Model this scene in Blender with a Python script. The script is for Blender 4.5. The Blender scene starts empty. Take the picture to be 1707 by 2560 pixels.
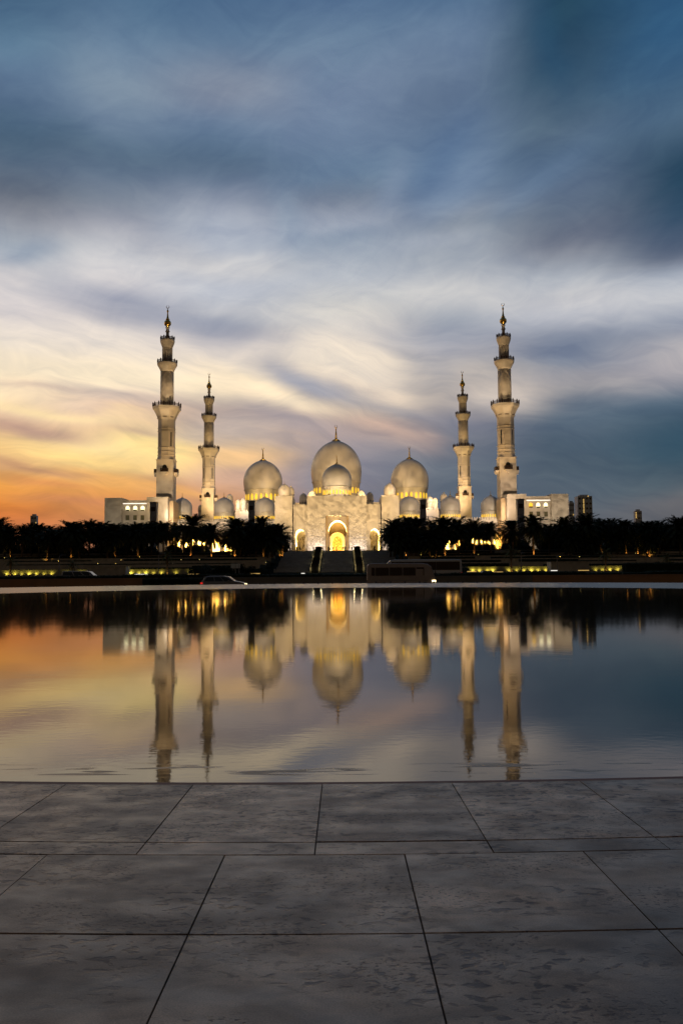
import bpy, bmesh, math, random
from mathutils import Vector, Matrix
random.seed(7)
S = bpy.context.scene
COL = S.collection
R = math.radians
PI = math.pi
# ------------------------------------------------------------------ camera
FPX, CX, CY = 2027.0, 853.5, 1280.0
CAMZ = 1.2
PITCH = math.atan(147 / FPX)
ROLL = R(0.42)
F_ = Vector((0, math.cos(PITCH), math.sin(PITCH)))
u0 = Vector((0, -math.sin(PITCH), math.cos(PITCH)))
r0 = Vector((1, 0, 0))
RT = r0 * math.cos(ROLL) - u0 * math.sin(ROLL)
UP = u0 * math.cos(ROLL) + r0 * math.sin(ROLL)
cd = bpy.data.cameras.new('camera'); cam = bpy.data.objects.new('camera', cd); COL.objects.link(cam)
cam.matrix_world = Matrix(((RT.x, UP.x, -F_.x, 0), (RT.y, UP.y, -F_.y, 0), (RT.z, UP.z, -F_.z, CAMZ), (0, 0, 0, 1)))
cd.sensor_fit = 'VERTICAL'; cd.sensor_height = 36.0; cd.lens = 36.0 * FPX / 2560
cd.clip_start = 0.05; cd.clip_end = 12000
S.camera = cam
S.view_settings.view_transform = 'Standard'; S.view_settings.look = 'None'
S.view_settings.exposure = 0; S.view_settings.gamma = 1
try:
    S.cycles.use_denoising = True
    S.cycles.max_bounces = 6; S.cycles.diffuse_bounces = 2; S.cycles.glossy_bounces = 3
    S.cycles.sample_clamp_indirect = 4.0; S.cycles.caustics_reflective = False; S.cycles.caustics_refractive = False
    S.cycles.use_light_tree = True
except Exception: pass

def ray(px, py):
    return F_ + RT * ((px - CX) / FPX) - UP * ((py - CY) / FPX)
def at(px, py, D):                       # surveyed direction -> point at distance D
    d = ray(px, py); d = d * (D / d.y); return Vector((d.x, D, d.z + CAMZ))
def AX(px, py, D): return at(px, py, D).x
def AZ(px, py, D): return at(px, py, D).z
def lin(c):
    return tuple((v / 255 / 12.92) if v / 255 <= 0.04045 else ((v / 255 + 0.055) / 1.055) ** 2.4 for v in c)

# ------------------------------------------------------------------ world: dusk sky with streaked cloud
W = bpy.data.worlds.new('World'); S.world = W; W.use_nodes = True
nt = W.node_tree; nt.nodes.clear(); N = nt.nodes.new; L = nt.links.new
def val(x): return x
def mth(op, a, b=None, c=None):
    n = N('ShaderNodeMath'); n.operation = op
    for i, v in enumerate((a, b, c)):
        if v is None: continue
        if isinstance(v, (int, float)): n.inputs[i].default_value = v
        else: L(v, n.inputs[i])
    return n.outputs[0]
tc = N('ShaderNodeTexCoord'); sp = N('ShaderNodeSeparateXYZ'); L(tc.outputs['Generated'], sp.inputs[0])
gx, gy, gz = sp.outputs
az = mth('ARCTAN2', gx, gy)
el = mth('ABSOLUTE', mth('ARCSINE', gz))
cb = N('ShaderNodeCombineXYZ'); L(az, cb.inputs[0]); L(el, cb.inputs[1])
def noise(vec, scale, sx, sy, rot, detail, rough, off=0.0, dist=0.0):
    m = N('ShaderNodeMapping'); m.vector_type = 'TEXTURE'
    m.inputs['Rotation'].default_value = (0, 0, R(rot)); m.inputs['Scale'].default_value = (sx, sy, 1)
    m.inputs['Location'].default_value = (off, off * 0.7, 0)
    L(vec, m.inputs[0]); n = N('ShaderNodeTexNoise'); L(m.outputs[0], n.inputs['Vector'])
    n.inputs['Scale'].default_value = scale; n.inputs['Detail'].default_value = detail
    n.inputs['Roughness'].default_value = rough; n.inputs['Distortion'].default_value = dist
    return n.outputs['Fac']
n_low = noise(cb.outputs[0], 9, 3.2, 0.55, -9, 5, 0.5, 1.3, 0.4)
n_high = noise(cb.outputs[0], 6, 2.2, 0.8, 24, 4, 0.45, 4.1, 0.6)
n_big = noise(cb.outputs[0], 4.5, 1.3, 0.8, 10, 3, 0.5, 7.7, 0.3)
mix_h = N('ShaderNodeMapRange'); mix_h.interpolation_type = 'SMOOTHSTEP'; L(el, mix_h.inputs['Value'])
mix_h.inputs['From Min'].default_value = R(12); mix_h.inputs['From Max'].default_value = R(20)
mh = mix_h.outputs[0]
streak = mth('ADD', mth('MULTIPLY', n_low, mth('SUBTRACT', 1, mh)), mth('MULTIPLY', n_high, mh))
sc_ = mth('SUBTRACT', streak, 0.5); bc_ = mth('SUBTRACT', n_big, 0.5)
elw = mth('ADD', el, mth('ADD', mth('MULTIPLY', sc_, 0.050), mth('MULTIPLY', bc_, 0.030)))
azw = mth('ADD', az, mth('ADD', mth('MULTIPLY', bc_, 0.07), mth('MULTIPLY', sc_, 0.05)))
GRID = {
 0: [(0,(66,104,140)),(110,(85,122,156)),(210,(85,115,150)),(330,(60,90,120)),(420,(74,96,122)),(500,(104,114,132)),(560,(140,146,160)),(640,(164,174,188)),(700,(198,196,200)),(780,(220,211,208)),(860,(240,226,208)),(930,(250,230,198)),(990,(248,220,180)),(1055,(226,186,150)),(1110,(250,205,135)),(1160,(232,178,120)),(1200,(240,165,78)),(1265,(226,130,58)),(1350,(190,118,80))],
 284: [(0,(72,110,148)),(120,(100,130,162)),(200,(116,140,166)),(300,(92,118,148)),(370,(74,101,130)),(450,(90,110,136)),(520,(118,130,150)),(570,(156,160,175)),(640,(194,195,202)),(690,(206,203,206)),(750,(176,176,187)),(820,(228,217,208)),(880,(246,230,210)),(940,(250,232,200)),(990,(230,206,184)),(1050,(232,196,158)),(1110,(252,222,156)),(1150,(246,196,125)),(1210,(240,172,92)),(1260,(225,148,82)),(1350,(196,126,88))],
 569: [(0,(72,108,148)),(120,(94,124,158)),(220,(126,140,164)),(300,(88,114,148)),(390,(72,99,130)),(460,(100,118,146)),(510,(150,160,180)),(600,(172,180,196)),(650,(196,196,201)),(710,(190,194,204)),(765,(186,188,196)),(805,(156,160,175)),(860,(216,206,200)),(930,(242,225,202)),(970,(250,230,196)),(1035,(186,168,158)),(1090,(204,182,165)),(1130,(240,196,142)),(1170,(214,172,144)),(1230,(205,152,114)),(1350,(182,124,102))],
 853: [(0,(74,108,150)),(100,(95,125,160)),(220,(106,130,164)),(350,(94,120,154)),(450,(90,118,150)),(500,(114,130,155)),(560,(146,158,180)),(600,(132,150,175)),(660,(170,178,190)),(710,(187,191,198)),(770,(207,204,200)),(840,(222,212,202)),(900,(234,218,198)),(955,(184,172,166)),(1010,(194,178,164)),(1060,(188,166,154)),(1100,(180,158,150)),(1150,(142,138,148)),(1230,(136,128,136)),(1350,(140,116,112))],
 1138: [(0,(74,110,150)),(130,(100,128,162)),(260,(92,117,150)),(400,(84,113,148)),(470,(100,125,155)),(520,(128,143,165)),(570,(134,146,162)),(620,(152,162,176)),(680,(168,174,184)),(740,(198,198,200)),(800,(160,166,178)),(860,(164,165,175)),(920,(182,175,172)),(985,(178,166,160)),(1050,(130,130,145)),(1120,(112,119,135)),(1200,(97,110,126)),(1350,(90,98,112))],
 1422: [(0,(24,74,108)),(100,(32,76,110)),(200,(48,88,122)),(300,(72,105,138)),(380,(70,104,142)),(470,(80,108,145)),(550,(90,110,140)),(620,(112,122,146)),(680,(170,176,186)),(740,(196,196,200)),(790,(186,188,196)),(850,(124,134,155)),(900,(130,138,155)),(950,(148,147,154)),(1000,(98,114,134)),(1070,(78,99,120)),(1150,(76,96,114)),(1220,(80,97,114)),(1290,(90,98,110)),(1370,(84,92,102))],
 1707: [(0,(28,88,142)),(100,(34,92,145)),(200,(50,98,143)),(300,(58,98,138)),(400,(38,78,114)),(480,(28,72,108)),(560,(54,86,122)),(640,(94,110,140)),(680,(160,168,182)),(740,(187,190,198)),(820,(150,156,171)),(870,(178,174,178)),(930,(163,160,166)),(980,(100,118,138)),(1050,(54,84,109)),(1150,(54,84,105)),(1220,(78,94,108)),(1260,(97,98,106)),(1370,(74,84,95))]}
for gk in GRID:                            # high sky a little greyer
    GRID[gk] = [(y, tuple(v + (sum(c)/3*1.0 - v) * ((.36 if gk > 1300 else .22) if y < 660 else .25 if gk > 1000 and y > 960 else .06) for v in c)) for y, c in GRID[gk]]
for gk in GRID: GRID[gk] = [(y, tuple(v + (9 if 290 <= y <= 480 and gk < 1200 else 0) for v in c)) for y, c in GRID[gk]]
ELMAX = R(40)
prev = None; prevx = None
for gxp in sorted(GRID):
    cr = N('ShaderNodeValToRGB'); cr.color_ramp.interpolation = 'CARDINAL'
    L(mth('DIVIDE', elw, ELMAX), cr.inputs[0])
    pts = []
    for y, c in GRID[gxp]:
        d = ray(gxp, y).normalized(); pts.append((min(0.999, max(0.0, math.asin(d.z) / ELMAX)), lin(c)))
    pts.sort()
    e = cr.color_ramp.elements
    e[0].position = pts[0][0]; e[0].color = (*pts[0][1], 1); e[1].position = pts[-1][0]; e[1].color = (*pts[-1][1], 1)
    for p, c in pts[1:-1]:
        q = e.new(p); q.color = (*c, 1)
    d = ray(gxp, 850); a = math.atan2(d.x, d.y)
    if prev is None: prev, prevx = cr.outputs[0], a
    else:
        mr = N('ShaderNodeMapRange'); mr.interpolation_type = 'SMOOTHSTEP'; L(azw, mr.inputs['Value'])
        mr.inputs['From Min'].default_value = prevx; mr.inputs['From Max'].default_value = a
        mx = N('ShaderNodeMix'); mx.data_type = 'RGBA'; L(mr.outputs[0], mx.inputs['Factor'])
        L(prev, mx.inputs[6]); L(cr.outputs[0], mx.inputs[7]); prev, prevx = mx.outputs[2], a
# drifting wisps: each one a soft, long patch of cloud (direction from, direction to, half width deg, colour, amount)
WISPS = [((250,735),(620,815),1.0,(150,155,172),.6), ((-60,1050),(260,1085),.55,(180,146,134),.6), ((500,925),(810,1040),1.0,(255,233,200),.75),
 ((870,915),(1010,1015),1.0,(238,216,192),.7), ((640,905),(890,1000),.8,(152,155,170),.7), ((590,1020),(840,1120),1.0,(160,150,156),.55),
 ((480,1128),(700,1142),.45,(246,200,145),.6), ((1150,985),(1370,985),.85,(214,200,188),.65), ((860,1075),(1070,1125),.6,(208,177,160),.6),
 ((310,1080),(500,1140),.9,(255,224,152),.75), ((930,612),(1180,590),.8,(178,184,196),.45), ((1000,560),(1190,290),1.6,(80,108,146),.45),
 ((1240,380),(1060,540),1.2,(126,147,174),.45), ((940,540),(1010,410),1.0,(132,148,172),.4), ((0,1190),(260,1215),.4,(210,140,90),.5),
 ((60,1235),(420,1265),.4,(205,135,95),.5), ((1200,560),(1500,330),1.0,(105,130,160),.35), ((560,660),(720,620),.6,(208,208,210),.5),
 ((900,820),(1150,880),.9,(172,172,180),.4), ((-50,680),(140,620),.7,(128,145,168),.5),((880,1000),(1100,1060),.6,(150,148,156),.5),
 ((1380,850),(1710,850),.5,(140,147,162),.35), ((150,960),(420,1010),.5,(190,172,164),.5), ((1330,20),(1440,240),1.2,(34,76,110),.35), ((760,850),(1010,960),1.5,(240,226,208),.55), ((-40,900),(420,930),1.2,(253,232,200),.45), ((560,770),(900,800),.8,(214,212,210),.35), ((700,470),(760,620),1.0,(120,145,170),.35), ((300,520),(760,600),1.2,(176,184,198),.35), ((-40,1000),(330,1045),.35,(254,226,172),.55), ((90,1105),(430,1165),.5,(255,216,140),.55), ((-30,1148),(260,1188),.3,(186,138,108),.5), ((290,1190),(570,1245),.35,(253,186,108),.5), ((-30,955),(240,985),.3,(214,190,172),.5), ((300,1060),(420,1085),.3,(190,160,145),.4), ((1000,880),(1130,930),.7,(160,160,168),.4)]
def azel(p):
    d = ray(*p); return math.atan2(d.x, d.y), math.asin(d.normalized().z)
for a, b, hw, c, amt in WISPS:
    (a1, e1), (a2, e2) = azel(a), azel(b)
    ca, ce = (a1 + a2) / 2, (e1 + e2) / 2; hl = math.hypot(a2 - a1, e2 - e1) / 2; th = math.atan2(e2 - e1, a2 - a1)
    hw = R(hw)
    dx = mth('SUBTRACT', azw, ca + 0.0); dy = mth('SUBTRACT', elw, ce)
    p = mth('ADD', mth('MULTIPLY', dx, math.cos(th) / (hl * 1.05)), mth('MULTIPLY', dy, math.sin(th) / (hl * 1.05)))
    q = mth('ADD', mth('MULTIPLY', dx, -math.sin(th) / hw), mth('MULTIPLY', dy, math.cos(th) / hw))
    g = mth('EXPONENT', mth('MULTIPLY', mth('ADD', mth('POWER', mth('ABSOLUTE', p), 2.6), mth('MULTIPLY', q, q)), -1.0))
    mx = N('ShaderNodeMix'); mx.data_type = 'RGBA'; L(mth('MULTIPLY', g, min(.95, amt * (1.35 if ce < R(15) else 1.0))), mx.inputs['Factor'])
    L(prev, mx.inputs[6]); mx.inputs[7].default_value = (*lin(c), 1); prev = mx.outputs[2]
def curl(vec, scale, amp, off):
    m = N('ShaderNodeMapping'); m.inputs['Location'].default_value = (off, off, off); m.inputs['Scale'].default_value = (1, 1.6, 1); L(vec, m.inputs[0])
    n = N('ShaderNodeTexNoise'); L(m.outputs[0], n.inputs['Vector']); n.inputs['Scale'].default_value = scale; n.inputs['Detail'].default_value = 3
    a = N('ShaderNodeVectorMath'); a.operation = 'SUBTRACT'; L(n.outputs['Color'], a.inputs[0]); a.inputs[1].default_value = (.5, .5, .5)
    b = N('ShaderNodeVectorMath'); b.operation = 'MULTIPLY'; L(a.outputs[0], b.inputs[0]); b.inputs[1].default_value = (amp, amp * .8, 0)
    c = N('ShaderNodeVectorMath'); L(vec, c.inputs[0]); L(b.outputs[0], c.inputs[1]); return c.outputs[0]
cw1 = curl(cb.outputs[0], 5, .16, 1.7); cw2 = curl(cb.outputs[0], 6, .22, 8.3)
def contrast(v, a, b):
    m = N('ShaderNodeMapRange'); m.interpolation_type = 'SMOOTHSTEP'; L(v, m.inputs['Value']); m.inputs['From Min'].default_value = a; m.inputs['From Max'].default_value = b
    m.inputs['To Min'].default_value = -.5; m.inputs['To Max'].default_value = .5; return m.outputs[0]
w1 = contrast(noise(cw1, 15, 3.4, 0.42, -12, 9, 0.60, 2.2, 0.3), .28, .72)
w2 = contrast(noise(cw2, 11, 2.2, 0.6, 24, 9, 0.60, 6.2, 0.4), .26, .74)
w3 = contrast(noise(cw1, 34, 2.2, 0.7, 4, 8, 0.62, 3.2, 0.6), .25, .75)
fs_ = mth('ADD', mth('MULTIPLY', w1, mth('SUBTRACT', .50, mth('MULTIPLY', mh, .36))), mth('ADD', mth('MULTIPLY', w2, mth('MULTIPLY', mh, .34)), mth('MULTIPLY', w3, 0.17)))
gcol = N('ShaderNodeCombineXYZ')
for i_, k_ in enumerate((.66, .56, .36)): L(mth('ADD', 1.0, mth('MULTIPLY', fs_, k_)), gcol.inputs[i_])
hs = N('ShaderNodeVectorMath'); hs.operation = 'MULTIPLY'; L(prev, hs.inputs[0]); L(gcol.outputs[0], hs.inputs[1])
# a physical twilight sky everywhere behind the viewer
sky = N('ShaderNodeTexSky'); sky.sky_type = 'NISHITA'; sky.sun_disc = False; sky.sun_elevation = R(1.0); sky.sun_rotation = R(-50)
sks = N('ShaderNodeVectorMath'); sks.operation = 'MULTIPLY'; L(sky.outputs[0], sks.inputs[0]); sks.inputs[1].default_value = (0.085, 0.06, 0.05)
bk = N('ShaderNodeMapRange'); bk.interpolation_type = 'SMOOTHSTEP'; L(mth('ABSOLUTE', az), bk.inputs['Value'])
bk.inputs['From Min'].default_value = R(60); bk.inputs['From Max'].default_value = R(110)
mx = N('ShaderNodeMix'); mx.data_type = 'RGBA'; L(bk.outputs[0], mx.inputs['Factor']); L(hs.outputs[0], mx.inputs[6]); L(sks.outputs[0], mx.inputs[7])
bg = N('ShaderNodeBackground'); L(mx.outputs[2], bg.inputs[0]); bg.inputs[1].default_value = 1.0
wo = N('ShaderNodeOutputWorld'); L(bg.outputs[0], wo.inputs[0])

# ------------------------------------------------------------------ materials
MATS = {}
def material(name, base, rough=0.6, metal=0.0, emit=None, estr=0.0, var=0.0, vscale=1.0, bump=0.0, bscale=5.0, spec=0.5, build=None):
    m = bpy.data.materials.new(name); m.use_nodes = True; t = m.node_tree; b = t.nodes['Principled BSDF']
    b.inputs['Base Color'].default_value = (*base, 1); b.inputs['Roughness'].default_value = rough; b.inputs['Metallic'].default_value = metal
    b.inputs['Specular IOR Level'].default_value = spec
    if emit: b.inputs['Emission Color'].default_value = (*emit, 1); b.inputs['Emission Strength'].default_value = estr
    g = t.nodes.new('ShaderNodeTexCoord')
    if var:
        n = t.nodes.new('ShaderNodeTexNoise'); n.inputs['Scale'].default_value = vscale; n.inputs['Detail'].default_value = 5
        t.links.new(g.outputs['Object'], n.inputs['Vector'])
        r = t.nodes.new('ShaderNodeMapRange'); r.inputs['From Min'].default_value = .3; r.inputs['From Max'].default_value = .7
        r.inputs['To Min'].default_value = 1 - var; r.inputs['To Max'].default_value = 1 + var
        t.links.new(n.outputs['Fac'], r.inputs['Value'])
        v = t.nodes.new('ShaderNodeVectorMath'); v.operation = 'SCALE'; v.inputs[0].default_value = base
        t.links.new(r.outputs[0], v.inputs['Scale']); t.links.new(v.outputs[0], b.inputs['Base Color'])
    if bump:
        n = t.nodes.new('ShaderNodeTexNoise'); n.inputs['Scale'].default_value = bscale; n.inputs['Detail'].default_value = 4
        t.links.new(g.outputs['Object'], n.inputs['Vector'])
        bp = t.nodes.new('ShaderNodeBump'); bp.inputs['Strength'].default_value = bump
        t.links.new(n.outputs['Fac'], bp.inputs['Height']); t.links.new(bp.outputs[0], b.inputs['Normal'])
    if build: build(t, b, g)
    MATS[name] = m; return m

def relief(t, b, g):                       # carved floral relief, densest low on the walls
    vo = t.nodes.new('ShaderNodeTexVoronoi'); vo.inputs['Scale'].default_value = 0.75; vo.feature = 'DISTANCE_TO_EDGE'
    no = t.nodes.new('ShaderNodeTexNoise'); no.inputs['Scale'].default_value = 0.6; no.inputs['Detail'].default_value = 3
    vm = t.nodes.new('ShaderNodeVectorMath'); vm.operation = 'MULTIPLY_ADD'
    t.links.new(g.outputs['Object'], no.inputs['Vector']); t.links.new(no.outputs['Color'], vm.inputs[0])
    vm.inputs[1].default_value = (3, 3, 3); t.links.new(g.outputs['Object'], vm.inputs[2]); t.links.new(vm.outputs[0], vo.inputs['Vector'])
    geo = t.nodes.new('ShaderNodeNewGeometry'); s = t.nodes.new('ShaderNodeSeparateXYZ'); t.links.new(geo.outputs['Position'], s.inputs[0])
    mr = t.nodes.new('ShaderNodeMapRange'); mr.inputs['From Min'].default_value = 13; mr.inputs['From Max'].default_value = 27
    mr.inputs['To Min'].default_value = 1; mr.inputs['To Max'].default_value = 0; t.links.new(s.outputs[2], mr.inputs['Value'])
    r2 = t.nodes.new('ShaderNodeMapRange'); r2.inputs['From Min'].default_value = .02; r2.inputs['From Max'].default_value = .16; t.links.new(vo.outputs['Distance'], r2.inputs['Value'])
    bp = t.nodes.new('ShaderNodeBump'); bp.inputs['Distance'].default_value = 0.35
    ms = t.nodes.new('ShaderNodeMath'); ms.operation = 'MULTIPLY'; ms.inputs[1].default_value = 0.9; t.links.new(mr.outputs[0], ms.inputs[0])
    t.links.new(ms.outputs[0], bp.inputs['Strength']); t.links.new(r2.outputs[0], bp.inputs['Height']); t.links.new(bp.outputs[0], b.inputs['Normal'])
marble = material('white marble', (.64, .57, .48), .45, var=.14, vscale=.12, bump=.15, bscale=.8)
marble_relief = material('carved white marble', (.64, .57, .48), .45, var=.14, vscale=.15, build=relief)
marble_dome = material('dome marble', (.64, .59, .53), .38, var=.08, vscale=.1)
ochre = material('honey marble', (.50, .36, .20), .4, var=.1, vscale=.4)
gold = material('gilded metal', (.75, .48, .12), .3, 1.0)
bronze = material('dark bronze', (.05, .03, .022), .45, .6)
lamp_yellow = material('lit drum window', (.6, .4, .1), .5, emit=lin((255, 200, 40)), estr=1.0)
lamp_white = material('lit window glass', (.8, .8, .7), .5, emit=lin((255, 246, 190)), estr=1.6)
line_white = material('light strip', (.8, .8, .8), .5, emit=(1, .95, .85), estr=1.2)
glass_dark = material('dark window glass', (.02, .025, .03), .12)
olive_win = material('shuttered window', (.10, .09, .035), .4)
slate = material('dark slate cladding', (.30, .32, .38), .5, var=.2, vscale=.6)
concrete = material('grey tower concrete', (.72, .72, .73), .7, var=.15, vscale=.2)
concrete_dark = material('bluish tower cladding', (.60, .66, .70), .6, var=.15, vscale=.2)  # bluish grey cladding, a touch darker than the concrete
def leafm(name, c): return material(name, c, .75, var=.4, vscale=1.5, spec=.2)
frond_m = leafm('palm frond', (.030, .040, .018)); frond_m2 = leafm('young palm frond', (.10, .11, .04))
trunk_m = material('palm trunk', (.13, .085, .05), .85, var=.3, vscale=4, bump=.6, bscale=9)
hedge_m = leafm('clipped hedge', (.018, .03, .014))
grass_m = material('dark lawn', (.012, .018, .010), .95, var=.4, vscale=.8, spec=.1)
stonewall_m = material('terrace stone', (.45, .41, .34), .8, var=.2, vscale=.7, bump=.2, bscale=3)
stonewall_l = material('pale terrace stone', (.34, .33, .25), .8, var=.12, vscale=.7)
brownwall_m = material('brown retaining wall', (.34, .18, .09), .85, var=.2, vscale=.5, bump=.2, bscale=3)
greywall_m = material('grey retaining wall', (.18, .16, .13), .85, var=.2, vscale=.5, bump=.2, bscale=3)
asphalt = material('asphalt', (.045, .045, .047), .85, var=.15, vscale=2)
step_m = material('stair stone', (.38, .38, .38), .7, var=.2, vscale=.6)
forecourt_m = material('forecourt marble', (.30, .27, .23), .5, var=.1, vscale=.3)
paint_white = material('painted marking', (.7, .7, .68), .6)
car_silver = material('silver car paint', (.20, .21, .23), .25, .3, var=.04, vscale=3)
car_white = material('white car paint', (.40, .40, .42), .3, var=.04, vscale=3)
car_dark = material('dark car paint', (.03, .032, .04), .25)
bus_cream = material('cream bus paint', (.36, .29, .25), .35, var=.06, vscale=2)
bus_white = material('pale coach paint', (.55, .58, .62), .3, var=.05, vscale=2)
rubber = material('tyre rubber', (.015, .015, .015), .8)
rim_m = material('wheel rim', (.3, .3, .31), .35, .8)
head_l = material('headlamp', (.9, .8, .6), .3, emit=(1, .78, .4), estr=5)
tail_l = material('tail lamp', (.4, .01, .01), .3, emit=(1, .03, .02), estr=.7)
amber_l = material('amber lamp', (.6, .3, .02), .4, emit=(1, .62, .18), estr=.6)
steel = material('grey steel', (.18, .18, .19), .5, .5)
seat_m = material('teal seat fabric', (.03, .10, .11), .8)
skin_m = material('skin', (.25, .15, .10), .6)
cloth_k = material('dark clothing', (.02, .02, .023), .9, var=.2, vscale=9)
cloth_w = material('pale clothing', (.55, .52, .48), .9, var=.1, vscale=9)
uplight_m = material('uplight lens', (1, .8, .4), .4, emit=(1, .72, .18), estr=2.5)
redline_m = material('rust brown grout', (.24, .095, .06), .7, var=.3, vscale=8)
pit_m = material('dark brown finish', (.07, .05, .04), .9)  # plain dark brown of the tower hatches and rim studs

def lattice(t, b, g):
    vo = t.nodes.new('ShaderNodeTexVoronoi'); vo.feature = 'DISTANCE_TO_EDGE'; vo.inputs['Scale'].default_value = 0.9
    t.links.new(g.outputs['Object'], vo.inputs['Vector'])
    r = t.nodes.new('ShaderNodeValToRGB'); e = r.color_ramp.elements
    e[0].position = .05; e[0].color = (.75, .20, .01, 1); e[1].position = .22; e[1].color = (1.0, .50, .06, 1)
    t.links.new(vo.outputs['Distance'], r.inputs[0]); t.links.new(r.outputs[0], b.inputs['Emission Color'])
screen_m = material('backlit golden screen', (.16, .07, .01), .4, emit=(1, .6, .1), estr=1.5, build=lattice)

def stone_nodes(t, b, g, rough0=.38):
    b.inputs['Specular IOR Level'].default_value = .55
    nt_ = t; nn = t.nodes.new; ll = t.links.new
    geo = nn('ShaderNodeNewGeometry')
    def noi(sc, det, off, dist=0.0, vec=None):
        n = nn('ShaderNodeTexNoise'); n.inputs['Scale'].default_value = sc; n.inputs['Detail'].default_value = det; n.inputs['Distortion'].default_value = dist
        mp = nn('ShaderNodeMapping'); mp.inputs['Location'].default_value = (off, off, off); mp.inputs['Scale'].default_value = (1, 1.7, 1)
        ll(vec or g.outputs['Object'], mp.inputs[0]); ll(mp.outputs[0], n.inputs['Vector']); return n.outputs['Fac']
    def mr(v, a, b_, c, d):
        n = nn('ShaderNodeMapRange'); n.interpolation_type = 'SMOOTHSTEP'; ll(v, n.inputs['Value'])
        for k, x in zip(('From Min', 'From Max', 'To Min', 'To Max'), (a, b_, c, d)): n.inputs[k].default_value = x
        return n.outputs[0]
    def mul(a, b_):
        n = nn('ShaderNodeMath'); n.operation = 'MULTIPLY'
        for i, v in enumerate((a, b_)):
            if isinstance(v, (int, float)): n.inputs[i].default_value = v
            else: ll(v, n.inputs[i])
        return n.outputs[0]
    isl = mr(geo.outputs['Random Per Island'], 0, 1, .60, 1.16)
    big = mr(noi(1.6, 8, 0, .8), .3, .7, .62, 1.38)
    mid = mr(noi(7, 8, 3, .5), .3, .7, .78, 1.22)
    fine = mr(noi(160, 4, 9), .3, .7, .80, 1.20)
    gate = mr(noi(1.6, 3, 21), .43, .58, 0, 1)                     # pits gather in patches
    pits = mul(mr(noi(17, 8, 13, .5), .52, .63, 0, 1), gate)
    pits2 = mul(mr(noi(46, 6, 17, .4), .55, .65, 0, 1), mr(noi(2.3, 3, 31), .45, .6, 0, 1))
    tot = mul(mul(isl, big), mul(mid, fine))
    cr = nn('ShaderNodeMix'); cr.data_type = 'RGBA'; ll(noi(2.2, 5, 41, .5), cr.inputs['Factor'])
    cr.inputs[6].default_value = (.52, .30, .175, 1); cr.inputs[7].default_value = (.385, .275, .195, 1)
    sc = nn('ShaderNodeVectorMath'); sc.operation = 'SCALE'; ll(cr.outputs[2], sc.inputs[0]); ll(tot, sc.inputs['Scale'])
    p = nn('ShaderNodeMath'); p.operation = 'MAXIMUM'; ll(pits, p.inputs[0]); ll(pits2, p.inputs[1])
    mx = nn('ShaderNodeMix'); mx.data_type = 'RGBA'; ll(mul(p.outputs[0], .9), mx.inputs['Factor']); ll(sc.outputs[0], mx.inputs[6]); mx.inputs[7].default_value = (.07, .034, .024, 1)
    ll(mx.outputs[2], b.inputs['Base Color'])
    ll(mr(noi(4, 5, 51), .3, .7, rough0 - .08, rough0 + .16), b.inputs['Roughness'])
    bp = nn('ShaderNodeBump'); bp.inputs['Strength'].default_value = .35; bp.inputs['Distance'].default_value = .004; bp.invert = True
    ll(p.outputs[0], bp.inputs['Height']); bp2 = nn('ShaderNodeBump'); bp2.inputs['Strength'].default_value = .25; bp2.inputs['Distance'].default_value = .002
    ll(noi(90, 4, 3), bp2.inputs['Height']); ll(bp.outputs[0], bp2.inputs['Normal']); ll(bp2.outputs[0], b.inputs['Normal'])
paving_m = material('travertine paving', (.2, .18, .17), .4, build=stone_nodes)
rimstone_m = material('wet rim stone', (.20, .175, .165), .24, var=.12, vscale=.5)
POOL_C = Vector((0.0, 31.5, 0)); POOL_R = 26.8
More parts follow.
